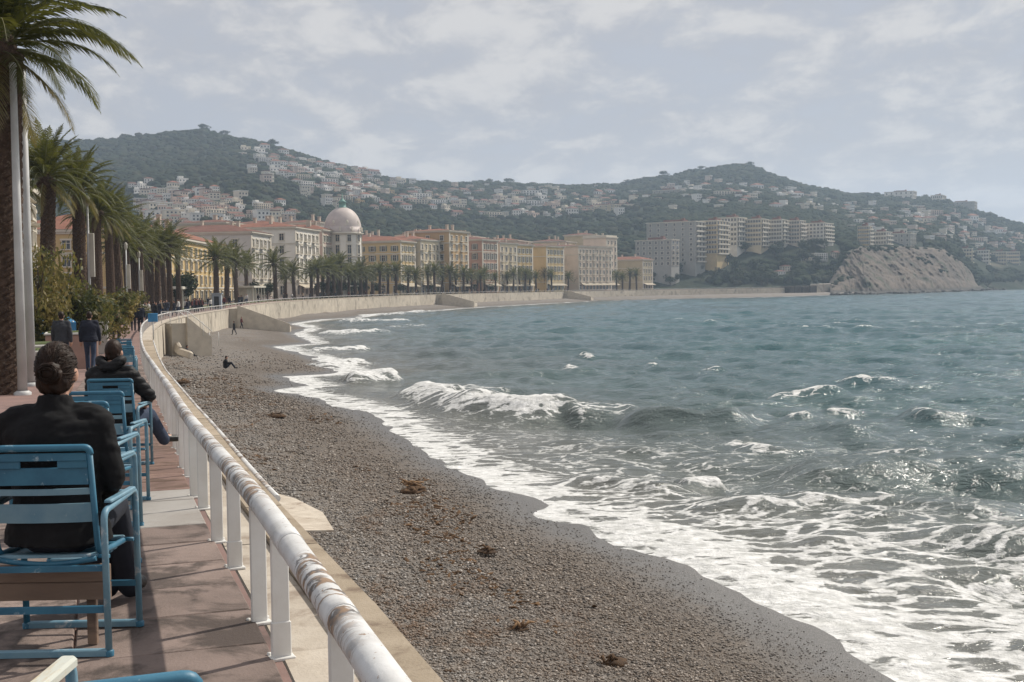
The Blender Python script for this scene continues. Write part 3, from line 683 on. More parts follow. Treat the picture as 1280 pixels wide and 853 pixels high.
# ------------------------------------------------------------------ hills
def ZV(u, v, d): return PD(u, v, d)[2]
colsd = {   # sight column: (distance, row or height) knots from the shore up over the ridge
 -900: [(300, 1.), (700, 15.), (1500, 90.), (2000, 60.), (2600, 0.)],
 -200: [(330, .6), (700, 25.), (1100, 70.), (1600, 178), (2100, 90.), (2700, 0.)],
  130: [(330, .4), (650, 305), (900, 262), (1300, 205), (1600, 179), (2000, 120.), (2700, 0.)],
  200: [(340, .4), (650, 298), (900, 255), (1300, 200), (1600, 169), (2000, 130.), (2700, 0.)],
  260: [(370, .4), (700, 292), (900, 250), (1300, 196), (1600, 164), (2000, 130.), (2700, 0.)],
  320: [(400, .4), (750, 285), (950, 240), (1300, 200), (1600, 178), (2000, 130.), (2700, 0.)],
  400: [(460, .4), (800, 300), (1000, 255), (1350, 215), (1650, 199), (2000, 120.), (2700, 0.)],
  500: [(540, .4), (820, 308), (1050, 270), (1400, 240), (1700, 224), (2100, 110.), (2700, 0.)],
  600: [(620, .4), (820, 312), (1050, 285), (1450, 247), (1800, 230), (2200, 100.), (2700, 0.)],
  700: [(690, .4), (850, 318), (1050, 288), (1450, 250), (1850, 234), (2200, 100.), (2700, 0.)],
  770: [(735, .4), (790, 345), (900, 310), (1100, 280), (1450, 250), (1850, 232), (2300, 100.), (2700, 0.)],
  830: [(765, .4), (800, 345), (860, 318), (1000, 285), (1350, 248), (1800, 224), (2300, 100.), (2700, 0.)],
  900: [(775, .4), (810, 342), (880, 308), (1000, 285), (1350, 243), (1800, 214), (2300, 100.), (2700, 0.)],
  940: [(775, .4), (810, 340), (880, 303), (1000, 283), (1350, 245), (1800, 211), (2300, 100.), (2700, 0.)],
 1000: [(785, .4), (820, 340), (890, 300), (1000, 285), (1350, 253), (1800, 233), (2300, 100.), (2700, 0.)],
 1050: [(800, .5), (840, 345), (880, 315), (1000, 295), (1350, 262), (1800, 243), (2300, 90.), (2700, 0.)],
 1066: [(835, -6.), (845, 312), (900, 307), (1050, 292), (1400, 262), (1800, 245), (2300, 90.), (2700, 0.)],
 1120: [(870, -6.), (905, 310), (940, 306), (1100, 288), (1400, 264), (1750, 246), (2300, 80.), (2700, 0.)],
 1180: [(915, -6.), (960, 312), (990, 308), (1150, 292), (1450, 268), (1750, 250), (2300, 60.), (2700, 0.)],
 1210: [(975, -6.), (1010, 338), (1060, 332), (1200, 308), (1500, 280), (1750, 263), (2300, 40.), (2700, 0.)],
 1240: [(1050, -6.), (1085, 350), (1120, 340), (1250, 315), (1550, 285), (1750, 270), (2300, 20.), (2700, -5.)],
 1290: [(1130, -6.), (1150, 352), (1190, 342), (1300, 322), (1550, 298), (1800, 283), (2300, 5.), (2700, -8.)],
 1420: [(1230, -6.), (1260, 352), (1300, 345), (1550, 330), (1800, 320), (2100, 5.), (2300, -8.), (2700, -8.)],
 1560: [(1330, -7.), (1500, -3.), (1800, -1.), (2200, -8.), (2700, -8.)],
 2000: [(1500, -9.), (2700, -9.)]}
DK = np.concatenate([np.arange(320, 1000, 9.0), np.arange(1000, 2720, 16.0)])
UK = np.arange(-900, 1900, 5.0)
ck = sorted(colsd); prof = []
for u in ck:
    ds = [k[0] for k in colsd[u]]; zs = [k[1] if isinstance(k[1], float) else ZV(u, k[1], k[0]) for k in colsd[u]]
    prof.append(np.interp(DK, [ds[0]-14]+ds, [-6 if u < 1500 else -9]+zs))
prof = np.array(prof)
ZT = np.array([np.interp(UK, ck, prof[:, j]) for j in range(len(DK))])     # rows distance, columns sight column
UU, DDm = np.meshgrid(UK, DK); XT = (UU-640)/FPX*DDm; YT = DDm.copy()
ham = np.clip((ZT-6)/60, 0, 1)
ZT = ZT+ham*(16*(fbm(XT*.006, YT*.006, 4, 91)-.5)+5*(fbm(XT*.03, YT*.03, 3, 92)-.5))
def terr(u, d):
    fu = np.clip((np.asarray(u, float)-UK[0])/5.0, 0, len(UK)-1.001); fd = np.interp(d, DK, np.arange(len(DK))); fd = np.clip(fd, 0, len(DK)-1.001)
    i = fd.astype(int); j = fu.astype(int); a = fd-i; b = fu-j
    return (ZT[i, j]*(1-b)+ZT[i, j+1]*b)*(1-a)+(ZT[i+1, j]*(1-b)+ZT[i+1, j+1]*b)*a
def on_hill(u, v, dmin=0):
    d = np.linspace(max(330, dmin), 2400, 900); p = np.array([PD(u, v, x) for x in d])
    ucol = 640+p[:, 0]/d*FPX; hit = np.nonzero(terr(ucol, d) >= p[:, 2])[0]
    if len(hit) == 0: return None
    return p[hit[0]]
def make_hill_mat():
    m = bpy.data.materials.new('hill_ground'); m.use_nodes = True; g = G(m.node_tree); b = g.n['Principled BSDF']
    v = g.coord('Object'); col = g.mix(g.sstep(g.noise(v, .03, 6, .65), .35, .65), (.020, .032, .020), (.045, .052, .032))
    col = g.mix(g.sstep(g.noise(v, .012, 5, .6, .5), .60, .72), col, (.15, .13, .09))
    nsep = g.new('ShaderNodeSeparateXYZ'); ge = g.new('ShaderNodeNewGeometry'); g.l.new(ge.outputs['True Normal'], nsep.inputs[0])
    steep = g.math('SUBTRACT', 1.0, g.sstep(nsep.outputs[2], .45, .72))
    col = g.mix(steep, col, g.mix(g.noise(v, .12, 5), (.26, .21, .16), (.16, .13, .10)))
    g.put(b.inputs['Base Color'], col); b.inputs['Roughness'].default_value = .95; b.inputs['Specular IOR Level'].default_value = .1
    g.put(b.inputs['Normal'], g.bump(g.noise(v, .15, 6, .7), .8, 3)); return m
MT['hill'] = make_hill_mat()
hill = link('hills', grid_mesh('hills', XT, YT, ZT, [MT['hill']])); tag(hill, kind='structure')

# rocky headland
nu, nv = 240, 60
CB = [P(u, v, SEA-.6) for u, v in ((1040, 371), (1060, 370), (1090, 370), (1120, 369), (1150, 368), (1180, 367), (1205, 366), (1225, 365), (1238, 364), (1250, 363.4))]
CTp = [PD(1036, 352, 830), PD(1056, 316, 850), PD(1074, 308, 870), PD(1108, 307, 905), PD(1142, 308, 930), PD(1178, 311, 955), PD(1202, 327, 1000), PD(1220, 346, 1060), PD(1236, 356, 1110), PD(1250, 359, 1170)]
tb = np.linspace(0, 1, nu); kb = np.linspace(0, 1, len(CB))
B = np.stack([np.interp(tb, kb, [c[k] for c in CB]) for k in range(3)], 1); Tp = np.stack([np.interp(tb, kb, [c[k] for c in CTp]) for k in range(3)], 1)
vv = np.linspace(0, 1, nv)[:, None, None]
hprof = np.interp(np.linspace(0, 1, nv), [0, .12, .25, .9, 1], [0, .06, .30, .94, 1])[:, None]; oprof = np.interp(np.linspace(0, 1, nv), [0, .12, .3, .9, 1], [0, .30, .48, .82, 1])[:, None]
CX = B[None, :, 0]*(1-oprof)+Tp[None, :, 0]*oprof; CY = B[None, :, 1]*(1-oprof)+Tp[None, :, 1]*oprof; CZ = B[None, :, 2]*(1-hprof)+Tp[None, :, 2]*hprof
ua = np.tile(tb*200, (nv, 1)); va = CZ
am = np.clip(np.minimum(tb*9, (1-tb)*5), 0, 1)[None, :]*np.clip(np.minimum(np.linspace(0, 1, nv)*6, (1-np.linspace(0, 1, nv))*8), 0, 1)[:, None]*np.clip((Tp[None, :, 2]-2)/14, .15, 1)
dsp = 17*(fbm((ua+va*1.1)*.055, va*.045, 4, 8)-.5)+8*(np.abs(fbm((ua+va*.9)*.16, va*.10, 4, 18)-.5)*2-.35)+6*(np.abs(fbm(ua*.5+va*.5, va*.35-ua*.1, 4, 28)-.5)*2-.3)
CX = CX-.30*dsp*am; CY = CY-.95*dsp*am; CZ = CZ+1.3*(fbm(ua*.4, va*.5, 3, 38)-.5)*am
def make_cliff_mat():
    m = bpy.data.materials.new('cliff_rock'); m.use_nodes = True; g = G(m.node_tree); b = g.n['Principled BSDF']
    v = g.coord('Object'); col = g.mix(g.sstep(g.noise(g.mapping(v, (1, 1, .45), (0, .5, 0)), .11, 6, .68, .6), .36, .64), (.165, .128, .096), (.085, .067, .053))
    col = g.mix(g.sstep(g.noise(v, .06, 6, .7, .3), .53, .62), col, (.060, .066, .038))
    ge = g.new('ShaderNodeNewGeometry'); sp = g.new('ShaderNodeSeparateXYZ'); g.l.new(ge.outputs['Position'], sp.inputs[0])
    low = g.math('SUBTRACT', 1.0, g.sstep(g.math('ADD', sp.outputs[2], g.math('MULTIPLY', g.noise(v, .2, 4), 3.0)), SEA+3.2, SEA+5.5))
    col = g.mix(low, col, (.055, .048, .04)); g.put(b.inputs['Base Color'], col); b.inputs['Roughness'].default_value = .95
    g.put(b.inputs['Normal'], g.bump(g.noise(g.mapping(v, (1, 1, .5)), .5, 6, .7), .9, 1.2)); return m
MT['cliff'] = make_cliff_mat()
cliff = link('cliff', grid_mesh('cliff', CX[:, ::-1], CY[:, ::-1], CZ[:, ::-1], [MT['cliff']])); tag(cliff, kind='structure')

# hazy sea air
hb = MB(); hb.box((600, 1960, 140), (7200, 4100, 306))
MT['haze'] = bpy.data.materials.new('sea_haze'); MT['haze'].use_nodes = True; g = G(MT['haze'].node_tree); g.n.remove(g.n['Principled BSDF'])
pv = g.new('ShaderNodeVolumePrincipled'); pv.inputs['Color'].default_value = (.66, .81, 1.0, 1); pv.inputs['Density'].default_value = .00021; pv.inputs['Anisotropy'].default_value = .2
g.l.new(pv.outputs[0], g.n['Material Output'].inputs['Volume'])
HAZE = hb.build('haze', MT['haze']); tag(HAZE, kind='stuff')
# ================================================================== BUILDINGS
WALLC = {}
def wallmat(name, c, stain=True):
    if name not in WALLC:
        WALLC[name] = M('wall_'+name, c, tuple(x*.86 for x in c), .25, .9, .15, 4, .03, .2, 0, tuple(x*.62 for x in c), .12, (.58, .76))
    return WALLC[name]
TRIM = wallmat('trim', (.66, .60, .50))
_wcache = {}
def window_mesh(w, h, style, tc):
    key = (round(w, 2), round(h, 2), style, tc.name)
    if key in _wcache: return _wcache[key]
    mb = MB(); f = .18
    mb.box((0, -.02, h/2), (w, .06, h), m=1)                                   # pane
    for sx in (-1, 1): mb.box((sx*(w/2+f/2), -.10, h/2), (f, .26, h), m=0)
    mb.box((0, -.13, h+.14), (w+2*f+.25, .36, .28), m=0); mb.box((0, -.15, -.10), (w+2*f+.2, .40, .20), m=0)
    mb.box((0, -.06, h/2), (.09, .06, h), m=0); mb.box((0, -.055, h*.66), (w, .05, .08), m=0)
    if style == 'shutter':
        for sx in (-1, 1): mb.box((sx*(w/2+f+.32), -.06, h/2), (.56, .12, h*.98), m=2)
    if style == 'balcony':
        mb.box((0, -.55, -.28), (w+1.5, 1.1, .16), m=0)
        for k in range(9): mb.box((-(w+1.3)/2+k*(w+1.3)/8, -1.04, .22), (.07, .05, .84), m=0)
        mb.box((0, -1.04, .66), (w+1.5, .09, .08), m=0)
    _wcache[key] = mb.mesh('window', tc, MT['glass'], MT['shutter']); return _wcache[key]
MT['shutter'] = M('faded_shutter', (.20, .22, .20), (.15, .17, .15), 1, .8, .1)
def facade_building(name, cpx, d, tdir, Ls, Wg, top_px, floors, wallm, roofm, label, cat='building', style='plain', bays=None, gbays=3, roof='hip', rise=3.0, trim=None, group=None, zbase=None, chim=3, awn=True, mans=False):
    """corner seen at column cpx, distance d; seaward face runs along tdir, gable runs inland"""
    trim = trim or TRIM
    c = np.array([(cpx-640)/FPX*d, d]); t = np.array(tdir, float); t /= np.linalg.norm(t)
    z0 = zprom(d) if zbase is None else zbase
    H = PD(cpx, top_px, d)[2]-z0
    b = empty(name, (c[0], c[1], z0), math.atan2(t[1], t[0])); tag(b, label, cat, group)
    mb = MB(); mb.box((Ls/2, Wg/2, H/2-3), (Ls, Wg, H+6)); mb.build('wall', wallm, b)
    fh = (H-1.2)/floors
    mb = MB(); mb.box((Ls/2, Wg/2, H+.18), (Ls+1.3, Wg+1.3, .42)); mb.box((Ls/2, Wg/2, H-.22), (Ls+.7, Wg+.7, .36)); mb.build('cornice', trim, b)
    for k in ((1, floors-1) if floors > 3 else (1,)):
        mb = MB(); mb.box((Ls/2, Wg/2, k*fh+.5), (Ls+.36, Wg+.36, .34)); mb.build('string_course', trim, b)
    for x in (0.0, Ls):                                                        # corner pilasters on the sea front
        mb = MB(); mb.box((x+(.5 if x == 0 else -.5), -.06, H/2), (1.0-.02, .22, H-1.2)); mb.build('pilaster', trim, b)
    if roof == 'hip':
        rise *= .72; e = .75; i = min(Ls, Wg)/2-.4; z1 = H+.40
        mb = MB(); A = [(-e, -e, z1), (Ls+e, -e, z1), (Ls+e, Wg+e, z1), (-e, Wg+e, z1)]
        if Ls >= Wg: B_ = [(i, Wg/2, z1+rise), (Ls-i, Wg/2, z1+rise)]; fs = [(0, 1, 5, 4), (1, 2, 5), (2, 3, 4, 5), (3, 0, 4)]
        else: B_ = [(Ls/2, i, z1+rise), (Ls/2, Wg-i, z1+rise)]; fs = [(0, 1, 4), (1, 2, 5, 4), (2, 3, 5), (3, 0, 4, 5)]
        mb.add(A+B_, fs+[(3, 2, 1, 0)]); rf = mb.build('roof', roofm, b)
    else:
        mb = MB(); mb.box((Ls/2, Wg/2, H+.5), (Ls-.8, Wg-.8, .3)); rf = mb.build('roof', roofm, b)
        mb = MB()
        for cx, cy, sx, sy in ((Ls/2, .05, Ls, .3), (Ls/2, Wg-.05, Ls, .3), (.05, Wg/2, .3, Wg-.42), (Ls-.05, Wg/2, .3, Wg-.42)): mb.box((cx, cy, H+.85), (sx, sy, .9))
        mb.build('parapet', trim, b)
    for k in range(chim):
        mb = MB(); x = Ls*(.2+.6*rng.random()); y = Wg*(.2+.6*rng.random()); hh = .5+.8*rng.random()
        zt = H+.4+(rise if roof == 'hip' else .6)*.8; mb.box((x, y, zt+.2), (1.1, .8, hh+1.6)); mb.box((x, y, zt+hh/2+1.12), (1.3, 1.0, .22)); mb.build('chimney', MT['chimney'], rf)
    bays = bays or max(2, int(Ls/3.4)); wh = min(2.5, fh*.58)
    for fl in range(floors):
        st = style if fl > 0 else 'plain'
        zz = fl*fh+(.28*fh if fl else .12*fh)+.4
        ww = 1.35 if fl else 1.9; h_ = wh*(1.0 if fl < floors-1 else .86) if fl else fh*.66
        for k in range(bays):
            s_ = 'balcony' if (style == 'balcony' and fl and (k % 2 == 0)) else ('plain' if st == 'balcony' else st)
            link('window', window_mesh(ww, h_, s_, trim), b, ((k+.5)*Ls/bays, 0, zz))
        for k in range(gbays):
            s_ = 'plain' if st == 'balcony' else st
            if d < 520: link('window', window_mesh(1.3, h_, s_, trim), b, (0, (k+.5)*Wg/gbays, zz), (0, 0, -PI/2))
    if awn:
        mb = MB(); L0, L1 = Ls*.05, Ls*.95
        mb.add([(L0, -.15, 3.9), (L1, -.15, 3.9), (L1, -2.3, 3.0), (L0, -2.3, 3.0), (L0, -2.3, 2.7), (L1, -2.3, 2.7)], [(0, 3, 2, 1), (3, 4, 5, 2)]); mb.build('awning', MT['awning'], b)
    return b, H, fh
Y1 = wallmat('yellow', (.62, .45, .22)); WH = wallmat('white', (.80, .75, .67)); GW = wallmat('greywhite', (.60, .57, .52)); PK = wallmat('pink', (.55, .40, .33))
YC = wallmat('pale_yellow', (.64, .48, .25)); OC = wallmat('ochre', (.54, .37, .20)); RP = wallmat('red_pink', (.50, .31, .23)); CRM = wallmat('creamy', (.74, .62, .43)); PW = wallmat('pinkwhite', (.70, .58, .47))
GR = wallmat('grey', (.36, .35, .32)); YG = wallmat('yellowgrey', (.52, .44, .29))
facade_building('yellow_palace', 170, 200, (-.05, 1), 92, 22, 289, 4, Y1, MT['roof_red'], 'yellow mansion block with a bright red hipped roof behind the first bend of palms', rise=5.2, bays=20, awn=False)
facade_building('grand_hotel', 316, 322, (.10, 1), 18, 26, 291, 4, GW, MT['roof_brown'], 'grey white building with a brown hipped roof just right of the yellow mansion block', style='balcony', rise=3.2, bays=5)
facade_building('grand_hotel', 371, 352, (.15, 1), 23, 24, 285, 5, WH, MT['roof_red'], 'white building with a red hipped roof and grey shuttered gable left of the domed hotel', style='balcony', rise=3.2, bays=6)
facade_building('pink_house', 405, 388, (.2, 1), 12, 16, 288, 5, PK, MT['roof_red'], 'narrow pink building tucked between the white block and the domed tower', style='shutter', rise=2.6, bays=4, gbays=2)
for i, (u, d, L_, W_, vt, fl, wm_, rm_, lab) in enumerate(((345, 395, 20, 18, 280, 5, PK, MT['roof_brown'], 'pinkish house with brown roof peeping over the white block from behind'), (402, 420, 18, 18, 279, 6, WH, MT['roof_brown'], 'tall pale house behind the narrow pink building'), (478, 470, 26, 20, 297, 5, CRM, MT['roof_brown'], 'cream house behind the long yellow block'), (548, 500, 16, 18, 294, 6, YC, MT['roof_brown'], 'pale yellow house behind the cream block'), (592, 530, 18, 18, 296, 6, CRM, MT['roof_brown'], 'cream house behind the red pink building'), (648, 575, 24, 18, 301, 6, PW, MT['roof_red'], 'pinkish house behind the first terrace houses'), (708, 630, 22, 18, 302, 6, CRM, MT['roof_brown'], 'cream house behind the pale yellow terrace'), (745, 680, 26, 18, 294, 6, YG, MT['roof_brown'], 'yellowish grey house behind the slim closing tower'), (285, 380, 26, 18, 279, 5, CRM, MT['roof_brown'], 'cream house behind the yellow mansion and grey building'))):
    facade_building('town_house', u, d, (.3, .95), L_, W_, vt, fl, wm_, rm_, lab, rise=2.0, bays=4, gbays=4, awn=False)
# domed corner hotel
cx, cy = (431-640)/FPX*402, 402.; z0 = zprom(cy)
dome = empty('domed_hotel', (cx, cy, z0)); tag(dome, 'white corner hotel tower crowned by a pink dome and green lantern', 'hotel')
Hd = PD(431, 291, cy)[2]-z0; rd = 6.1
mb = MB(); mb.lathe([(rd+.4, -6), (rd+.4, 5.2), (rd, 5.3), (rd, Hd)], 24, smooth=False); mb.build('wall', WH, dome)
for zc, o, h in ((5.3, .7, .5), (Hd*.62, .45, .35), (Hd-.3, .9, .6)):
    mb = MB(); mb.lathe([(rd, zc-h), (rd+o, zc-h*.4), (rd+o, zc), (rd, zc)], 24, smooth=False); mb.build('cornice', TRIM, dome)
mb = MB(); pr = [(rd-.1, Hd), (rd+.1, Hd+1.2)]+[((rd+.1)*math.cos(a), Hd+1.2+7.3*math.sin(a)) for a in np.linspace(0, 1.37, 12)]; mb.lathe(pr, 32); dm = mb.build('dome', MT['dome'], dome)
for k in range(16):
    w = 2*PI*k/16; q = [((rr+.06)*math.cos(w), (rr+.06)*math.sin(w), z) for rr, z in pr[1:]]; mb = MB(); mb.tube(q, .16, 5); mb.build('rib', MT['dome'], dm)
for k in range(8):
    w = 2*PI*(k+.5)/8; mb = MB(); mb.ell((0, 0, 0), (.55, .4, .95), 10, 8); mb.box((0, -.1, -.6), (1.4, .6, .3)); mb.build('dormer', TRIM, dm, loc=((rd-.4)*math.cos(w), (rd-.4)*math.sin(w), Hd+3.0), rot=(0, 0, w+PI/2))
zt = pr[-1][1]; mb = MB(); mb.lathe([(1.6, zt-.3), (1.7, zt), (1.2, zt+.1), (1.15, zt+1.5), (1.5, zt+1.6), (.9, zt+2.3), (.25, zt+3.0), (.06, zt+4.8), (0.001, zt+4.9)], 12); mb.build('lantern', MT['copper'], dome)
for k in range(20):
    w = 2*PI*(k+.5)/20
    for zc, hh in ((.6, 3.6), (6.6, 2.9), (10.9, 2.6), (Hd*.66, 2.8), (Hd*.66+4.0, 2.2)):
        if k % 2 and zc > 6: continue
        link('window', window_mesh(1.25, hh, 'plain', TRIM), dome, ((rd+(.4 if zc < 5 else 0)-.02)*math.cos(w), (rd+(.4 if zc < 5 else 0)-.02)*math.sin(w), zc), (0, 0, w+PI/2))
for k in range(10):
    w = 2*PI*(k+.5)/10; mb = MB(); mb.lathe([(.28, Hd+.2), (.3, Hd+.7), (.18, Hd+.8), (.26, Hd+1.3), (.001, Hd+1.9)], 8, ((rd+.4)*math.cos(w), (rd+.4)*math.sin(w))); mb.build('finial', TRIM, dome)
facade_building('hotel_wing', 418, 380, (.2, 1), 14, 12, 297, 4, PW, MT['roof_brown'], 'low cream and pink wing directly in front of the domed tower', rise=1.6, bays=4, gbays=3, chim=1) if False else None
facade_building('long_yellow_block', 502, 425, (.3, .95), 14, 30, 302, 5, YC, MT['roof_red'], 'long yellow block with an orange red roof right of the domed tower', style='shutter', rise=2.6, bays=4, gbays=7)
facade_building('long_yellow_block', 527, 440, (.35, .93), 17, 20, 300, 5, CRM, MT['roof_red'], 'cream block with red roof whose sunlit front adjoins the tall ochre tower', style='balcony', rise=2.4, bays=5, gbays=4)
facade_building('ochre_tower', 563, 456, (.4, .92), 17, 18, 289, 6, OC, MT['roof_red'], 'tall ochre orange building standing above its neighbours in mid row', style='balcony', rise=1.5, bays=4, gbays=3)
facade_building('red_house', 604, 490, (.45, .9), 14, 20, 300, 5, RP, MT['roof_brown'], 'red pink building with a darker red gable right of the tall ochre building', style='shutter', rise=1.8, bays=4, gbays=3)
rowb = [(626, 512, (.5, .87), 15, 18, 304, 5, CRM, 'cream terrace house next to the red pink building', 'balcony'), (643, 535, (.5, .87), 18, 20, 306, 5, Y1, 'yellow terrace house between two cream terrace houses', 'shutter'), (684, 562, (.5, .87), 18, 32, 308, 5, YC, 'pale yellow terrace house with a wide plain shaded gable', 'shutter'),
        (724, 588, (.55, .84), 34, 26, 308, 6, PW, 'pinkish white block with many narrow windows near the end of the row', 'balcony'), (759, 640, (.55, .84), 12, 14, 297, 7, PW, 'slim pinkish white tower closing the row of seafront buildings', 'plain')]
for u, d, td, L, Wg, vt, fl, wm, lab, st in rowb:
    facade_building('terrace_house', u, d, td, L, Wg, vt, fl, wm, MT['roof_brown'] if u != 759 else GR, lab, style=st, rise=1.5, bays=max(3, int(L/3.3)), gbays=4, roof='hip' if u != 759 else 'flat', chim=2)
facade_building('red_roofed_house', 804, 690, (.55, .84), 13, 26, 325, 4, YG, MT['roof_red'], 'low grey cream house with a red roof at the end of the bay', style='plain', rise=2.6, bays=4, gbays=6)

def block(u, d, Ls, Wg, vtop, vbase, floors, wm, label, td=(.55, .84), roof=None, group=None, balc=True, gcol=6):
    """modern apartment block with balcony slabs"""
    c = np.array([(u-640)/FPX*d, d]); t = np.array(td, float); t /= np.linalg.norm(t); z0 = PD(u, vbase, d)[2]; H = PD(u, vtop, d)[2]-z0
    b = empty('apartment_block', (c[0], c[1], z0), math.atan2(t[1], t[0])); tag(b, label, 'apartment block', group)
    mb = MB(); mb.box((Ls/2, Wg/2, H/2-7), (Ls, Wg, H+14)); mb.build('wall', wm, b)
    mb = MB(); mb.box((Ls/2, Wg/2, H+.2), (Ls+.8, Wg+.8, .5)); mb.build('cornice', TRIM, b)
    mb = MB(); mb.box((Ls*.5, Wg*.5, H+1.2), (Ls*.5, Wg*.4, 1.6)); mb.box((Ls*.3, Wg*.3, H+2.2), (2, 2, 1.4)); mb.build('roof', roof or MT['roof_brown'], b)
    fh = H/floors; nb = max(2, int(Ls/4.2))
    for fl in range(floors):
        if balc:
            mb = MB(); mb.box((Ls/2, -.7, fl*fh+.1), (Ls*.94, 1.4, .22)); mb.box((Ls/2, -1.34, fl*fh+.62), (Ls*.94, .12, .82)); mb.build('balcony', TRIM, b)
        for k in range(nb): link('window', window_mesh(Ls/nb*.56, fh*.62, 'plain', TRIM), b, ((k+.5)*Ls/nb, 0, fl*fh+.25*fh))
        for k in range(gcol): link('window', window_mesh(1.5, fh*.5, 'plain', TRIM), b, (0, (k+.5)*Wg/gcol, fl*fh+.3*fh), (0, 0, -PI/2))
    return b
block(870, 800, 16, 36, 277, 328, 8, GR, 'big grey apartment block with a shaded end wall above the bay')
block(840, 775, 12, 26, 300, 333, 5, GR, 'lower grey apartment block standing in front of the big grey one', balc=False)
block(897, 812, 20, 12, 276, 318, 7, YC, 'yellow fronted apartment block beside the big grey one')
block(922, 845, 18, 14, 272, 308, 6, WH, 'white apartment block with blue shaded balconies above the dark trees')
block(952, 850, 14, 12, 274, 308, 6, CRM, 'cream apartment block left of the narrow white one')
block(978, 862, 12, 12, 275, 305, 6, WH, 'narrow white apartment block at the middle of the hill row')
block(1000, 870, 13, 12, 276, 305, 6, PW, 'pinkish white apartment block right of the narrow white one')
block(1030, 880, 22, 16, 279, 302, 5, WH, 'broad white apartment block with long balconies at the end of the hill row')
block(1086, 905, 10, 8, 283, 306, 5, YC, 'small yellow apartment block above the left end of the rock cliff')
block(1108, 925, 16, 12, 290, 306, 3, WH, 'low white apartment house above the middle of the rock cliff')
block(1138, 950, 18, 26, 292, 309, 3, GR, 'wide grey apartment house on top of the rock cliff', balc=False)
block(1215, 1095, 13, 14, 311, 338, 6, CRM, 'cream apartment tower right of the rock cliff', td=(.4, .9))
block(1236, 1150, 15, 14, 313, 340, 6, WH, 'white apartment tower between two others right of the cliff', td=(.4, .9))
block(1258, 1190, 13, 14, 315, 341, 6, YG, 'yellowish apartment tower second from the right edge', td=(.4, .9))
block(1274, 1215, 13, 12, 315, 342, 6, CRM, 'pale apartment tower at the right edge of the shore', td=(.4, .9))
block(1142, 1690, 22, 40, 239, 262, 5, WH, 'large pale residence high on the right hand ridge', td=(.5, .86), balc=False)
block(1178, 1700, 30, 16, 244, 270, 5, WH, 'stepped white residence on the ridge right of the large pale one', td=(.5, .86))
block(1218, 1720, 24, 40, 252, 271, 5, GR, 'grey fort like residence at the right end of the ridge', td=(.5, .86), balc=False)
block(852, 1330, 14, 34, 237, 252, 4, GR, 'grey tower house on the hillside above the long terraces', balc=False)
for i, (u, v0, v1, L, Wg) in enumerate(((800, 255, 265, 26, 60), (770, 256, 266, 30, 40), (830, 251, 262, 30, 20), (745, 259, 268, 24, 26))):
    block(u, 1260, L, Wg, v0, v1, 3, YG if i % 2 else PW, ['long low cream terrace across the middle hillside', 'pale yellow terrace left of the long low cream one', 'short yellow terrace right of the long low cream one', 'pinkish terrace at the left end of the hillside terraces'][i], balc=False)

# pavilions by the promenade, cabin on the wall
for i, (u, d, w) in enumerate(((232, 190, 9), (350, 262, 10), (470, 345, 10))):
    s = s_at_y(d); p, t = crv(s, -9.5); k = empty('pavilion', (p[0], p[1], zprom(p[1])), math.atan2(t[1], t[0]))
    tag(k, ['low white seafront pavilion with open columns below the yellow mansion', 'low white seafront pavilion in front of the white hotel', 'low white seafront pavilion among palms right of the domed tower'][i], 'pavilion')
    mb = MB(); mb.bbox((0, 0, 3.15), (w, 4.4, .4), .05); mb.build('roof', MT['kiosk'], k); mb = MB(); mb.bbox((0, .8, 1.5), (w*.7, 2.0, 2.9), .03); mb.build('wall', MT['kiosk'], k)
    for x in np.linspace(-w/2+.4, w/2-.4, 5):
        mb = MB(); mb.lathe([(.16, 0), (.13, .2), (.13, 2.7), (.18, 2.96)], 8, (x, -1.8)); mb.build('column', MT['kiosk'], k)
s = s_at_u(279.5, 0, s_at_y(160)); p, t = crv(s, -.9); cab = empty('cabin', (p[0], p[1], zprom(p[1])), math.atan2(t[1], t[0]))
tag(cab, 'small grey blue cabin beside the railing at the head of the beach stairs', 'cabin')
mb = MB(); mb.bbox((0, 0, 1.1), (1.3, 1.3, 2.2), .04); mb.build('wall', MT['cabin'], cab); mb = MB(); mb.box((0, 0, 2.28), (1.6, 1.6, .14)); mb.build('roof', MT['cabin'], cab); mb = MB(); mb.box((-.67, 0, 1.0), (.04, .7, 1.7)); mb.build('door', MT['glass'], cab)

# ------------------------------------------------------------------ stairs down to the beach
def stairs(s0, n, run, rise, label, w=1.9, sgn=1, landing=2.2, turn=-PI/2):
    p, t = crv(s0, .62+landing); ang = math.atan2(t[1], t[0])+turn; z = zprom(p[1])
    e = empty('beach_stairs', (p[0], p[1], z), ang); tag(e, label, 'stairs'); wm = MT['cream']
    mb = MB(); mb.box((-sgn*landing/2, -w/2-.02, -2.4), (landing, w, 4.8)); mb.build('landing', wm, e)
    mb = MB()
    x1 = sgn*n*run
    mb.add([(0, -w-.02, 0.5), (x1, -w-.02, -n*rise+.5), (x1, -w-.02, -6), (0, -w-.02, -6), (0, -w-.32, .5), (x1, -w-.32, -n*rise+.5), (x1, -w-.32, -6), (0, -w-.32, -6)], [(0, 1, 2, 3), (7, 6, 5, 4), (0, 4, 5, 1), (3, 7, 4, 0), (1, 5, 6, 2)])
    mb.build('parapet', MT['step'], e)
    for k in range(n):
        mb = MB(); mb.box((sgn*(k+.5)*run, -w/2, -(k+1)*rise-.6), (run-.01, w-.05, 1.2)); mb.build('step', MT['step'], e)
    return e
stairs(s_at_u(283, 0, s_at_y(150)), 19, .40, .15, 'long pale staircase slanting down from the grey blue cabin to the beach', 2.6, landing=1.2)
stairs(s_at_u(547, 0), 15, .75, .2, 'pale staircase down to the far beach below the ochre building', 3.2, landing=2)
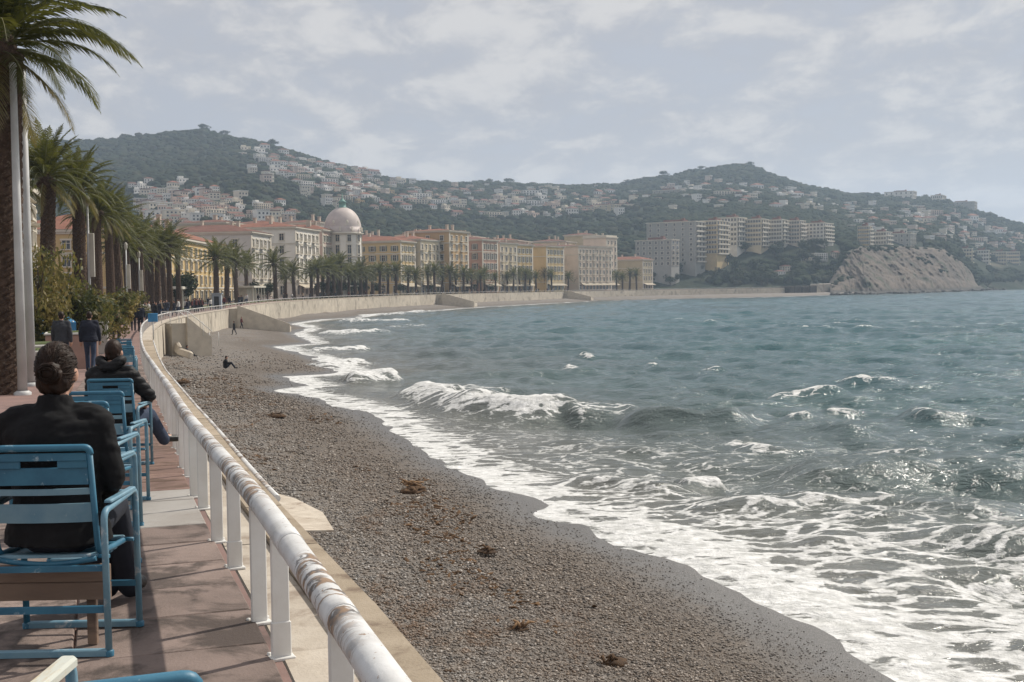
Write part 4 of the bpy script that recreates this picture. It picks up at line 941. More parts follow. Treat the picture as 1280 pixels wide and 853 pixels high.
stairs(s_at_u(706, 0), 15, .75, .2, 'pale staircase down to the far beach below the pale yellow terrace', 3.2, landing=2)
near = stairs(s_at_y(97), 7, .30, .24, 'nearest beach staircase with slim white handrails inside the railing bend', 1.25, landing=1.2, turn=-1.1)
for yy in (-.1, -1.7):
    mb = MB(); mb.tube([(-1.5, yy, .95), (0, yy, .95), (7*.30, yy, -7*.24+.95)], .035, 6)
    for x, z in ((-1.5, 0), (0, 0), (1.3, -.87), (2.65, -1.75)): mb.tube([(x, yy, z-.2), (x, yy, z+.95)], .03, 6)
    mb.build('handrail', MT['white_paint'], near)
for (u0, u1, d, z1, dp, mt, lab) in ((1024, 1060, 768, 2.2, 8, 'ledge', 'pale harbour wall at the foot of the headland'), (988, 1022, 728, 1.0, 10, 'dark_rock_wall', 'dark rough stone jetty at the end of the far beach')):
    a = PD(u0, 360, d); b_ = PD(u1, 360, d+12); L = math.hypot(b_[0]-a[0], b_[1]-a[1]); o = empty('harbour_wall', (a[0], a[1], 0), math.atan2(b_[1]-a[1], b_[0]-a[0])); tag(o, lab, 'wall')
    if mt not in MT: MT[mt] = M(mt, (.10, .085, .07), (.05, .043, .036), .5, .95, .8, 2, .3)
    nseg = 7
    for k in range(nseg): mb = MB(); mb.bbox(((k+.5)*L/nseg, dp/2+rng.uniform(-.5, .5), (z1-6)/2+rng.uniform(-.3, .3)), (L/nseg-.05, dp, z1+6), .3); mb.build('masonry_block', MT[mt], o)
# low outfall works below the near bend
o = empty('concrete_apron', (P(334, 602, -3.05)[0], P(334, 602, -3.05)[1], 0)); o.rotation_euler = (0, 0, .38); tag(o, 'flat pale concrete apron on the pebbles at the foot of the sea wall', 'slab')
mb = MB(); poly = [(-1.4, -3.1), (1.0, -2.6), (1.25, -.4), (1.0, 1.6), (.35, 3.4), (-1.4, 3.6)]
_c, _s = math.cos(.38), math.sin(.38); top_ = []
for x, y in poly: wx, wy = o.location.x+x*_c-y*_s, o.location.y+x*_s+y*_c; top_.append((x, y, float(beach_z(shore([wx], [wy]), np.array([wx]), np.array([wy]))[0])+.07))
mb.add(top_+[(x*1.04, y*1.03, z-1.5) for x, y, z in top_], [(0, 1, 2, 3, 4, 5)]+[((k+1) % 6, k, k+6, (k+1) % 6+6) for k in range(6)]); mb.build('slab', MT['ledge'], o)
for (u, v, sz, rz, lab) in ((222, 433, (.35, 1.6, .7), .5, 'broken pale concrete block leaning on the beach below the nearest stairs'), (232, 442, (.5, 1.2, .5), 1.2, 'small lump of broken concrete at the foot of the nearest stairs')):
    q = P(u, v+6, -3.1); mb = MB(); mb.bbox((0, 0, 0), sz, .12); ob = mb.build('concrete_block', MT['step']); ob.location = (q[0], q[1], q[2]+.35); ob.rotation_euler = (.25, .35, rz); tag(ob, lab, 'concrete block')

# ================================================================== VILLAS ON THE HILLS
def villa_mesh(kind, wm, rm):
    mb = MB()
    if kind == 0:      # hipped
        mb.box((0, 0, .35), (1, .8, 1.3), m=0); e = .56; mb.add([(-e, -.46, 1), (e, -.46, 1), (e, .46, 1), (-e, .46, 1), (-.2, 0, 1.26), (.2, 0, 1.26)], [(0, 1, 5, 4), (1, 2, 5), (2, 3, 4, 5), (3, 0, 4), (3, 2, 1, 0)], 1)
    elif kind == 1:    # flat, two steps
        mb.box((0, 0, .35), (1, .8, 1.3), m=0); mb.box((0, 0, 1.03), (1.06, .86, .06), m=0); mb.box((-.2, .1, 1.2), (.5, .5, .36), m=0); mb.box((.1, -.55, .0), (1.2, .5, .7), m=0)
    elif kind == 2:    # gabled with wing
        mb.box((0, 0, .3), (1, .7, 1.2), m=0); mb.add([(-.54, -.4, .9), (.54, -.4, .9), (.54, .4, .9), (-.54, .4, .9), (-.54, 0, 1.18), (.54, 0, 1.18)], [(0, 1, 5, 4), (2, 3, 4, 5), (1, 2, 5), (3, 0, 4)], 1)
        mb.box((.35, -.5, .1), (.4, .5, .9), m=0); mb.add([(.12, -.78, .55), (.58, -.78, .55), (.58, -.2, .55), (.12, -.2, .55), (.35, -.78, .74), (.35, -.2, .74)], [(0, 4, 5, 3), (1, 2, 5, 4), (0, 1, 4)], 1)
    else:              # terrace of flats
        mb.box((0, 0, .45), (1.9, .7, 1.5), m=0); mb.box((0, 0, 1.22), (1.96, .76, .08), m=1)
        for z in (.15, .5, .85): mb.box((0, -.42, z), (1.8, .16, .05), m=0)
    nx = 6 if kind == 3 else 3
    for z in ((.12, .55) if kind != 3 else (.2, .55, .9)):
        for k in range(nx):
            w = 1.9 if kind == 3 else 1; x = (k+.5)/nx*w-w/2; yf = -.355 if kind >= 2 else -.405
            mb.box((x, yf, z+.12), (.13, .02, .22), m=2)
        for y in (-.2, .15): mb.box(((-.955 if kind == 3 else -.505), y, z+.12), (.02, .13, .22), m=2)
    return mb.mesh('villa', wm, rm, MT['glass'])
VW = {'white': wallmat('villa_white', (.80, .77, .72)), 'cream': wallmat('villa_cream', (.70, .63, .52)), 'pink': wallmat('villa_pink', (.62, .50, .42)), 'ochre': wallmat('villa_ochre', (.50, .38, .22)), 'grey': wallmat('villa_grey', (.45, .44, .42))}
VM = {}
def inside(u, v, poly):
    c = False; n = len(poly)
    for i in range(n):
        (x1, y1), (x2, y2) = poly[i], poly[i-1]
        if (y1 > v) != (y2 > v) and u < (x2-x1)*(v-y1)/(y2-y1)+x1: c = not c
    return c
regions = [
    ('on the upper left hill', [(300, 188), (330, 183), (400, 208), (470, 220), (470, 255), (420, 252), (350, 226)], 70, ['white']*6+['cream']*2, 8),
    ('on the lower left hill', [(165, 228), (210, 226), (290, 240), (300, 262), (250, 285), (180, 280), (160, 250)], 58, ['white']*5+['cream']*3+['pink'], 8.5),
    ('above the seafront roofs', [(245, 258), (360, 258), (370, 272), (300, 279), (245, 274)], 26, ['cream']*2+['pink']+['white']*2, 8),
    ('above the domed tower', [(430, 215), (500, 226), (560, 240), (555, 262), (480, 268), (440, 255)], 40, ['white']*4+['cream']*3+['pink']+['ochre'], 9),
    ('on the middle hillside', [(545, 240), (640, 244), (720, 246), (770, 240), (770, 262), (680, 275), (560, 275)], 62, ['white']*3+['cream']*3+['pink']+['grey'], 9.5),
    ('below the right peak', [(870, 232), (1000, 240), (1060, 250), (1060, 270), (900, 262), (850, 250)], 28, ['white']*2+['cream']*2+['pink'], 9),
    ('above the cliff', [(1060, 262), (1150, 268), (1210, 275), (1280, 300), (1280, 312), (1200, 306), (1120, 285), (1060, 284)], 46, ['white']*2+['cream']*3+['pink'], 9),
    ('below the flats', [(1000, 308), (1050, 308), (1050, 345), (960, 345)], 6, ['cream', 'white'], 14),
]
villa_xy = []; vlist = []
for rname, poly, n, cols, sep_ in regions:
    us = [p[0] for p in poly]; vs_ = [p[1] for p in poly]; got = []; tries = 0
    while len(got) < n and tries < 4000:
        tries += 1; u = rng.uniform(min(us), max(us)); v = rng.uniform(min(vs_), max(vs_))
        if not inside(u, v, poly) or any(abs(u-a)/sep_+abs(v-b)/4.0 < 1 for a, b in got): continue
        p = on_hill(u, v, 560)
        if p is None or p[1] > 1950: continue
        got.append((u, v)); kind = int(rng.choice([0, 1, 2, 3], p=[.36, .30, .20, .14])); colr = cols[int(rng.integers(len(cols)))]
        red = kind != 1 and kind != 3 and rng.random() < .2
        vlist.append((rname, u, v, p, kind, colr, red))
order = {}
for it in sorted(vlist, key=lambda a: a[1]):
    rname, u, v, p, kind, colr, red = it
    key = (kind, colr, red)
    if key not in VM: VM[key] = villa_mesh(kind, VW[colr], MT['roof_red'] if red else (MT['roof_brown'] if kind in (0, 2) else VW[colr]))
    px_m = FPX/p[1]; w = rng.uniform(7.5, 13.0)/px_m; w = min(max(w, 6), 16)
    o = link('villa', VM[key], None, (p[0], p[1], terr(u, p[1])-.4*w*.35), (0, 0, rng.uniform(.25, 1.05)), (w, w*rng.uniform(.75, 1.1), w*rng.uniform(.48, .78)))
    kn = ['hipped', 'flat roofed', 'gabled', 'terraced'][kind]; ok_ = (rname, kind, colr, red); i = order.get(ok_, 0); order[ok_] = i+1
    tag(o, None, 'house', 'houses '+rname); o['_k'] = repr(ok_); o['_i'] = i; o['_t'] = f"{colr} {kn} house"+(' red roofed' if red else '')+' '+rname
    villa_xy.append((p[0], p[1]))
for o in [o for o in COL.objects if '_k' in o]:
    n = sum(1 for q in COL.objects if q.get('_k') == o['_k'])if False else order[eval(o['_k'])]; i = int(o['_i'])
    o['label'] = ('only ' if n == 1 else ('leftmost ' if i == 0 else ('rightmost ' if i == n-1 else nth(i)+' '))) + o['_t'] + ('' if n == 1 or i in (0, n-1) else ' from left')
    for k_ in ('_k', '_i', '_t'): del o[k_]
# beyond three hundred: the smallest houses of the hills as one mass
mbx = MB(); nx_ = 0; tr_ = 0
xr = [([(560, 232), (760, 236), (880, 226), (1060, 252), (1060, 272), (880, 262), (700, 278), (560, 272)], 80), ([(1060, 256), (1180, 262), (1280, 296), (1280, 318), (1200, 310), (1060, 290)], 60), ([(300, 190), (400, 206), (540, 232), (540, 268), (430, 268), (320, 230)], 40), ([(170, 240), (300, 250), (380, 278), (180, 282)], 30)]
for poly, n in xr:
    us = [p[0] for p in poly]; vs_ = [p[1] for p in poly]; k = 0
    for _ in range(3000):
        if k >= n: break
        u = rng.uniform(min(us), max(us)); v = rng.uniform(min(vs_), max(vs_))
        if not inside(u, v, poly): continue
        p = on_hill(u, v, 560)
        if p is None or p[1] > 1950 or min((p[0]-a)**2+(p[1]-b)**2 for a, b in villa_xy) < 11**2: continue
        w, dp_, h = rng.uniform(5, 9), rng.uniform(5, 8), rng.uniform(4, 8); rz = rng.uniform(.25, 1.05); z = float(terr(u, p[1])); mbx.box((p[0], p[1], z+h/2-1.5), (w, dp_, h+3), rz, int(rng.integers(3))); mbx.box((p[0], p[1], z+h+.15), (w+.6, dp_+.6, .5), rz, 3 if rng.random() < .35 else 0)
        co, si = math.cos(rz), math.sin(rz)
        for xx in (-.3, 0, .3):
            for zz in (.35, .72): mbx.box((p[0]+xx*w*co+dp_/2*si, p[1]+xx*w*si-dp_/2*co, z+h*zz), (w*.14, .1, h*.18), rz, 4)
        villa_xy.append((p[0], p[1])); k += 1
sm_ = mbx.build('houses', [VW['white'], VW['cream'], VW['pink'], MT['roof_brown'], MT['glass']]); tag(sm_, 'smallest pale houses dotted over the wooded hillsides', 'houses', kind='stuff')
villa_xy = np.array(villa_xy)

# ================================================================== TREES
def leaf_clump(nl, rad, leaf, seed, lumps=9, flat=.75):
    """crown of many small leaf faces gathered into clumps"""
    r_ = np.random.default_rng(seed); mb = MB(); cs = []
    for _ in range(lumps):
        a = r_.uniform(0, 6.28); q = r_.uniform(.2, .8)*rad; cs.append((q*math.cos(a), q*math.sin(a), r_.uniform(-.45, .6)*rad*flat, r_.uniform(.35, .6)*rad))
    vs = []; fs = []
    for i in range(nl):
        c = cs[r_.integers(lumps)]; d = r_.normal(size=3); d /= np.linalg.norm(d); rr = c[3]*r_.uniform(.65, 1.05)
        p = np.array(c[:3])+d*rr*np.array([1, 1, flat]); n = d+r_.normal(0, .55, 3); n /= np.linalg.norm(n)
        e1 = np.cross(n, r_.normal(size=3)); e1 /= np.linalg.norm(e1); e2 = np.cross(n, e1); s_ = leaf*r_.uniform(.6, 1.3)
        o = len(vs); vs += [p-e1*s_, p-e2*s_*.45, p+e1*s_, p+e2*s_*.45]; fs.append((o, o+1, o+2, o+3))
    mb.add(vs, fs); return mb
def trunk_mesh(h, r0, r1, limbs, seed, mat):
    r_ = np.random.default_rng(seed); mb = MB(); mb.tube([(0, 0, -.4*h), (0, 0, 0), (.03*h, .02*h, h*.5), (0, .03*h, h)], [r0*1.3, r0, (r0+r1)/2, r1], 8)
    for k in range(limbs):
        a = 6.28*k/limbs+r_.uniform(-.3, .3); z = h*r_.uniform(.5, .8); L = h*r_.uniform(.5, .8)
        mb.tube([(0, .02*h, z), (L*.4*math.cos(a), L*.4*math.sin(a), z+L*.35), (L*.7*math.cos(a), L*.7*math.sin(a), z+L*.75)], [r1*.8, r1*.5, r1*.2], 6)
    return mb.mesh('trunk', mat)
TRK = trunk_mesh(4.0, .35, .2, 4, 1, MT['bark'])
CRW = [leaf_clump(900, 3.6, .42, 100+k, 9+k).mesh('crown', MT['leaf_dark']) for k in range(4)]
hill_trees = []
for (u0, u1, v0, v1, n, sc0, sc1) in ((830, 1055, 312, 356, 54, .8, 1.35), (826, 990, 340, 358, 14, .8, 1.2), (788, 852, 338, 357, 20, .8, 1.2), (1062, 1180, 296, 306, 14, .55, .8)):
    for _ in range(n):
        u = rng.uniform(u0, u1); v = rng.uniform(v0, v1); p = on_hill(u, v, 560)
        if p is not None and p[1] < 1000: hill_trees.append((u, p, rng.uniform(sc0, sc1)))
hill_trees.sort(key=lambda a: a[0])
for i, (u, p, sc) in enumerate(hill_trees):
    t = empty('broadleaf_tree', (p[0], p[1], p[2]-.5), rng.uniform(0, 6), sc); link('trunk', TRK, t); link('crown', CRW[i % 4], t, (0, 0, 5.2), None, (1, 1, rng.uniform(.8, 1.1)))
    tag(t, nth(i)+' dark green tree from the left on the slope between bay and flats', 'tree', 'trees on the slope above the bay end')
# the wooded hillsides as one mass
Nw = 52000; uu = rng.uniform(-250, 1450, Nw); ddw = np.sqrt(rng.uniform(560**2, 1980**2, Nw)); x = (uu-640)/FPX*ddw; z = terr(uu, ddw)
uu = np.concatenate([uu, rng.uniform(815, 1330, 9000)]); ddw = np.concatenate([ddw, rng.uniform(775, 1330, 9000)]); x = (uu-640)/FPX*ddw; z = terr(uu, ddw)
k_ = (z > 2.5) & (ddw < np.interp(uu, [-250, 1000, 1450], [1900, 1960, 1960])); uu, ddw, x, z = uu[k_], ddw[k_], x[k_], z[k_]
dn = fbm(x*.012, ddw*.012, 4, 66); k_ = rng.random(len(x)) < np.clip((dn-.27)*4.5+np.clip((1250-ddw)/500, 0, .6), .25, 1); uu, ddw, x, z = uu[k_], ddw[k_], x[k_], z[k_]
vx = villa_xy; ok_ = np.ones(len(x), bool)
for a, b in vx: ok_ &= ~((np.abs(x-a) < 5.5) & (ddw-b < 5) & (ddw-b > -13))
steepc = (uu > 1060) & (uu < 1200) & (ddw < np.interp(uu, [1060, 1120, 1180, 1200], [852, 908, 962, 1005])); ok_ &= ~steepc
for (u, d, hw) in ((870, 800, 40), (900, 815, 25), (925, 845, 22), (955, 850, 22), (985, 865, 22), (1010, 870, 25), (1035, 880, 30), (840, 770, 35), (1090, 905, 20), (1115, 925, 25), (1140, 950, 30), (1215, 1095, 20), (1240, 1150, 22), (1262, 1190, 20), (1278, 1215, 20)):
    ok_ &= ~((np.abs(uu-u) < 18) & (ddw > d-22) & (ddw < d+45))
x, ddw, z = x[ok_], ddw[ok_], z[ok_]
sz = (1.9+3.1*rng.random(len(x))**1.6)*np.interp(ddw, [560, 1000, 1900], [.75, 1.0, 1.25])
me = bpy.data.meshes.new('woodland'); me.vertices.add(len(x)); me.vertices.foreach_set('co', np.stack([x, ddw, z+sz*.30], 1).ravel()); at = me.attributes.new('size', 'FLOAT', 'POINT'); at.data.foreach_set('value', sz.astype(np.float32))
MT['wood'] = bpy.data.materials.new('woodland_foliage'); MT['wood'].use_nodes = True; g = G(MT['wood'].node_tree); b = g.n['Principled BSDF']
g.put(b.inputs['Base Color'], g.mix(g.noise(g.coord(), 3.0, 4), g.ramp(g.rand(), [(0, (.020, .034, .020)), (.5, (.042, .056, .028)), (.8, (.060, .068, .032)), (1, (.085, .078, .045))]), (.018, .028, .016))); b.inputs['Roughness'].default_value = .95; b.inputs['Specular IOR Level'].default_value = .08
g.put(b.inputs['Normal'], g.bump(g.noise(g.coord(), 4, 5, .7), 1.0, .5))
ci = rng.integers(int(nv*.30), nv-1, 900); cj = rng.integers(4, nu-6, 900); gz = CZ[ci, cj]; pk = fbm(cj*.06, ci*.12, 3, 5)+.20*(ci/nv)+.22*(cj/nu > .76)+.15*(cj/nu < .12) > .78
pk |= (ci > nv*.86) & (rng.random(900) < .6)
mc = bpy.data.meshes.new('cliff_scrub'); pc = np.stack([CX[ci, cj], CY[ci, cj], gz], 1)[pk]; mc.vertices.add(len(pc)); mc.vertices.foreach_set('co', pc.ravel()); at = mc.attributes.new('size', 'FLOAT', 'POINT'); at.data.foreach_set('value', (.8+1.5*rng.random(len(pc))).astype(np.float32))
cs_ = scatter_gn('cliff_scrub', mc, MT['wood'], 2, (1, 1, .7), .55, False, 1.5); tag(cs_, 'dark scrub clinging to ledges of the rocky headland', 'scrub', kind='stuff')
bi = np.linspace(4, nu-3, 150).astype(int); mr = bpy.data.meshes.new('shore_rocks'); pb = np.stack([CX[2, bi]+rng.normal(0, 2, 150), CY[2, bi]-rng.uniform(0, 5, 150), np.full(150, SEA+.2)], 1); mr.vertices.add(150); mr.vertices.foreach_set('co', pb.ravel()); at = mr.attributes.new('size', 'FLOAT', 'POINT'); at.data.foreach_set('value', (.7+1.6*rng.random(150)**2).astype(np.float32))
MT['dark_rock'] = M('dark_wet_rock', (.07, .06, .05), (.03, .027, .024), 1, .7, .8, 3, .3, .3, .2)
rk_ = scatter_gn('shore_rocks', mr, MT['dark_rock'], 2, (1.3, 1, .8), .6, True, 1.3); tag(rk_, 'dark wet boulders along the foot of the rocky headland', 'rocks', kind='stuff')
wd = scatter_gn('woodland', me, MT['wood'], 3, (1, 1, .85), .55, False, 1.5); tag(wd, 'dense dark woodland covering the hills behind the town', 'woodland', kind='stuff')
# single round pines breaking the skyline
pines = [(262, 167), (286, 172), (312, 177), (345, 184), (452, 206), (512, 222), (560, 226), (615, 228), (640, 229), (668, 231), (785, 228), (806, 226), (832, 222), (878, 215), (905, 211), (938, 208), (980, 226), (1122, 240), (1157, 239), (1237, 267)]
rdg = {u: None for u, _ in pines}
for i, (u, v) in enumerate(pines):
    dd_ = np.linspace(1450, 2050, 120); rows = [hor(u)-(terr(u, q)-CAMH)/q*FPX for q in dd_]; q = float(dd_[int(np.argmin(rows))]); sc = rng.uniform(1.1, 1.9)
    t = empty('stone_pine', ((u-640)/FPX*q, q, float(terr(u, q))-1.5), rng.uniform(0, 6), sc); link('trunk', TRK, t); link('crown', CRW[i % 4], t, (0, 0, 4.8), None, (1.25, 1.25, .7))
    tag(t, ('leftmost' if i == 0 else nth(i)) + ' round topped pine from the left standing out on the skyline', 'tree', 'pines on the ridge line')
# ================================================================== PALMS
def frond_mb(L, elev, bend, npairs, leafL, seed, mi=0, wid=.028, stalk=.022):
    """feather leaf: stalk arching out along +x, leaflets in a shallow V hanging from it"""
    r_ = np.random.default_rng(seed); mb = MB(); n = 14; pts = [np.zeros(3)]; ang = elev
    for i in range(n):
        t = (i+.5)/n; ang = elev-bend*(t**1.35); pts.append(pts[-1]+L/n*np.array([math.cos(ang), .05*math.sin(seed+t*2), math.sin(ang)]))
    pts = np.array(pts); rr = [stalk*(1-.85*i/n) for i in range(n+1)]; mb.tube(pts, rr, 5, 1, cap=False)
    seg = np.linspace(0, 1, n+1)
    for k in range(npairs):
        t = .10+.90*(k+.5)/npairs; p = np.array([np.interp(t, seg, pts[:, j]) for j in range(3)]); q = np.array([np.interp(min(1, t+.03), seg, pts[:, j]) for j in range(3)]); o = np.array([np.interp(max(0, t-.03), seg, pts[:, j]) for j in range(3)])
        tg = q-o; tg /= np.linalg.norm(tg)+1e-9; ll = leafL*(math.sin(PI*min(1, .12+t*.93))**.6+.12)*r_.uniform(.82, 1.1)
        nrm = np.array([-tg[2], 0, tg[0]])
        for sg in (-1, 1):
            d = tg*(.62+.5*t)+np.array([0, sg, 0])*(.82)+nrm*r_.uniform(-.02, .30)-np.array([0, 0, .18+.25*r_.random()]); d /= np.linalg.norm(d)
            m_ = p+d*ll*.55; e = p+d*ll-np.array([0, 0, .16*ll]); w = tg*wid*.5*1.0+np.array([0, 0, .004]); w2 = w*.9
            mb.add([p-w*.8, p+w*.8, m_+w2, m_-w2, e], [(0, 1, 2, 3), (3, 2, 4)], mi)
    return mb
def palm_trunk(h, r, seed, fine=True):
    r_ = np.random.default_rng(seed); nr = int(h/(.09 if fine else .5)); ns = 20 if fine else 9; vs = []; fs = []
    lx, ly = r_.uniform(-.03, .03, 2)
    for i in range(nr+1):
        z = h*i/nr; t = z/h; base = r*(1.12-.20*t+.25*math.exp(-t*12)+.22*max(0, t-.86)*4)
        for k in range(ns):
            ph = (k+(.5 if i % 2 else 0))/ns*2*PI; bumpy = (.07 if fine else .03)*(1 if (i+k) % 2 else -.5)*r_.uniform(.5, 1.2)
            rad = base*(1+bumpy); vs.append((rad*math.cos(ph)+lx*z, rad*math.sin(ph)+ly*z, z))
    for i in range(nr):
        for k in range(ns): k2 = (k+1) % ns; fs.append((i*ns+k, i*ns+k2, (i+1)*ns+k2, (i+1)*ns+k))
    mb = MB(); mb.add(vs, fs, 0, False); return mb.mesh('trunk', MT['trunk'])
def fronds_of(L, np_, leafL, wid, sd, stalk):
    out = []
    for k, (el, bd) in enumerate(((1.38, .75), (1.15, 1.15), (.9, 1.4), (.6, 1.5), (.3, 1.45), (-.05, 1.2), (-.5, .8))):
        mb = frond_mb(L*(.86 if k > 4 else 1), el, bd, np_, leafL, sd+k, 0, wid, stalk); out.append(mb.mesh('frond', MT['frond_old'] if k == 6 else MT['frond'], MT['rachis']))
    return out
FR_N = fronds_of(2.75, 78, .48, .034, 3, .020)
FR_M = fronds_of(2.7, 40, .40, .050, 13, .024)
def palm_single(x, y, z, h, r, fr, n, sc, label, seed, group, fine=True):
    r_ = np.random.default_rng(seed); t = empty('palm_tree', (x, y, z)); tag(t, label, 'palm tree', group)
    link('trunk', palm_trunk(h, r, seed, fine), t)
    t.rotation_euler = (r_.uniform(-.03, .03), r_.uniform(-.03, .03), 0); mb = MB(); mb.ell((0, 0, h-.05), (r*1.25, r*1.25, .5), 14, 8); cr = mb.build('crown', MT['trunk'], t)
    for k in range(n):
        q = (k+.5)/n; lev = min(6, int(q**1.15*6.6)); a = k*2.39996+r_.uniform(-.2, .2)
        link('frond', fr[lev], cr, (r*.5*math.cos(a), r*.5*math.sin(a), h+.22-.30*q), (0, r_.uniform(-.14, .14), a), (sc*r_.uniform(.88, 1.1),)*3)
    return t
PGRP = 'palms lining the promenade'
def on_bed(u, off, lo=20, hi=165):
    best = None
    for d in np.linspace(lo, hi, 500):
        p, t = crv(s_at_y(d), off); e = abs(proj(p[0], p[1], zprom(p[1]))[0]-u)
        if best is None or e < best[0]: best = (e, p)
    return best[1]
palm_single((2-640)/FPX*24.6, 24.6, zprom(24.6), 7.0, .33, FR_N, 58, 1.0, 'large near palm at the left edge behind the two white poles', 5, PGRP)
row = [(62, -4.4, 40, 60, 8.0, .40, 1.0, 'stout palm right of the white poles with its crown just above the shrubs'), (38, -6.8, 40, 70, 8.6, .34, 1.1, 'thin palm trunk seen close beside the white poles'), (101, -3.5, 50, 80, 8.5, .42, 1.05, 'palm with a full round crown and thick dark trunk left of the slim lamp post'),
       (124, -4.0, 60, 110, 8.6, .40, 1.05, 'palm directly right of the slim lamp post'), (140, -4.0, 70, 130, 8.8, .40, 1.05, 'second palm to the right of the slim lamp post'), (112, -6.4, 60, 110, 9.2, .36, 1.05, 'palm half hidden behind the full round crown')]
for i, (u, off, lo, hi, h, r, sc, lab) in enumerate(row):
    p = on_bed(u, off, lo, hi); palm_single(p[0], p[1], zprom(p[1]), h, r*.86, FR_M, 62, sc, lab, 50+i, PGRP)
# cheaper palms for the distance: trunk and one crown mesh
def crown_mesh(seed, n=52, pairs=16, L=3.4):
    r_ = np.random.default_rng(seed); allv = []; allf = []; mb = MB()
    fs = [frond_mb(L, el, bd, pairs, .46, seed+k, 0, .12, .04) for k, (el, bd) in enumerate(((1.3, .8), (1.0, 1.05), (.7, 1.15), (.4, 1.15), (.1, 1.0), (-.3, .8)))]
    for k in range(n):
        q = (k+.5)/n; f = fs[min(5, int(q*5.8))]; a = k*2.39996+r_.uniform(-.25, .25); s_ = r_.uniform(.85, 1.12); V = np.array(f.v)*s_; c, s2 = math.cos(a), math.sin(a)
        X = V[:, 0]*c-V[:, 1]*s2; Yv = V[:, 0]*s2+V[:, 1]*c; o = len(mb.v); mb.v.extend(zip(X, Yv, V[:, 2]-.3*q)); mb.f.extend([tuple(i+o for i in ff) for ff in f.f]); mb.m.extend(f.m); mb.sm.extend(f.sm)
    mb.ell((0, 0, -.25), (.45, .45, .5), 8, 6, 2); return mb.mesh('crown', MT['frond'], MT['rachis'], MT['trunk'])
CRP = [crown_mesh(200+k) for k in range(4)]; TRP = [palm_trunk(5.6, .33, 300+k, False) for k in range(3)]
def far_palm(x, y, z, sc, i, label, group, th=1.0):
    t = empty('palm_tree', (x, y, z), rng.uniform(0, 6), sc); t.rotation_euler[0] = rng.uniform(-.05, .05); t.rotation_euler[1] = rng.uniform(-.05, .05); th *= rng.uniform(.88, 1.1); link('trunk', TRP[i % 3], t, None, None, (1, 1, th)); link('crown', CRP[i % 4], t, (0, 0, 5.75*th), (0, rng.uniform(-.08, .08), rng.uniform(0, 6))); tag(t, label, 'palm tree', group)
for i, (u, off) in enumerate(((152, -3.9), (163, -3.9), (172, -5.4), (180, -3.8), (190, -5.8), (198, -3.8), (207, -5.6), (214, -3.6), (224, -5.2), (150, -7.0), (168, -8.0), (186, -9.0))):
    p = on_bed(u, off, 80, 168); far_palm(p[0], p[1], zprom(p[1]), 1.0+.12*rng.random(), i, nth(i)+' palm of the dense palm row behind the railing bend, in planting order', PGRP, 1.35)
fp = [271, 283, 297, 309, 345, 357, 368, 389, 397, 409, 418, 426, 436, 444, 451, 458, 466, 485, 510, 521, 552, 563, 579, 584, 597, 606, 634, 650, 656, 670, 681, 700, 710, 716, 730, 742, 751, 758, 771, 778, 796, 403, 413, 422, 431, 440, 448, 455, 475, 495, 535, 543, 571, 590, 601, 620, 642, 662, 690, 720, 736, 764, 787]
fp.sort()
for i, u in enumerate(fp):
    off = -6.5-(i % 2)*3.5; s = s_at_u(u, off, s_at_y(178)); p, t = crv(s, off)
    far_palm(p[0], p[1], zprom(p[1]), 1.15+.3*rng.random()+(.12 if u < 310 else 0), i, nth(i)+' palm from the left along the far seafront in front of the buildings', 'palms along the far seafront')
# low round trees between the palms
for i, (u, off, sc) in enumerate(((238, -8, .75), (252, -9, .7), (262, -8, .65), (320, -10, .6), (335, -9, .55), (403, -9, .6), (414, -8, .6), (428, -9, .62), (440, -8, .6), (452, -9, .6), (474, -9, .55), (500, -9, .5), (540, -9, .5), (590, -9, .5), (615, -9, .5), (690, -9, .5), (724, -9, .55))):
    if u < 270: p = on_bed(u, off, 120, 190)
    else: p = crv(s_at_u(u, off, s_at_y(178)), off)[0]
    t = empty('round_tree', (p[0], p[1], zprom(p[1])), rng.uniform(0, 6), sc); link('trunk', TRK, t); link('crown', CRW[i % 4], t, (0, 0, 4.8)); tag(t, nth(i)+' low bushy tree from the left among the seafront palms', 'tree', 'bushy trees among the seafront palms')

# shrubs under the first palms
SHR = []
for k in range(4):
    mb = leaf_clump(2200, 1.0, .085, 400+k, 12, 1.0); SHR.append(mb.mesh('foliage', MT['leaf']))
STM = trunk_mesh(1.0, .06, .03, 5, 9, MT['bark'])
shrubs = [(45, 372, 42, 1.0, 'tall yellow green bush left of the two grey coated walkers'), (57, 392, 45, .9, 'yellow green bush low beside the white poles'), (80, 388, 47, 1.1, 'broad bush in front of the stout palm'), (96, 372, 46, 1.15, 'tall loose bush between the two thick palm trunks'), (78, 352, 48, 1.2, 'highest bush under the round palm crown'), (48, 335, 45, 1.25, 'big dark bush behind the white poles'),
          (128, 378, 58, 1.2, 'olive bush right of the slim lamp post'), (143, 372, 72, 1.35, 'bush with rusty tips behind the far walkers'), (160, 372, 95, 1.6, 'far bush at the end of the planting bed'), (112, 388, 50, .9, 'low bush at the foot of the slim lamp post')]
for i, (u, v, d, sc, lab) in enumerate(shrubs):
    p = PD(u, v, d); zg = zprom(d)+.03; h = max(.3, p[2]-zg); t = empty('shrub', (p[0], d, zg), rng.uniform(0, 6)); st = link('stem', STM, t, None, None, (sc*.6, sc*.6, h)); link('foliage', SHR[i % 4], t, (0, 0, h*.62), None, (sc, sc, max(sc*.8, h*.62))); tag(t, lab, 'bush', 'bushes in the promenade planting bed')

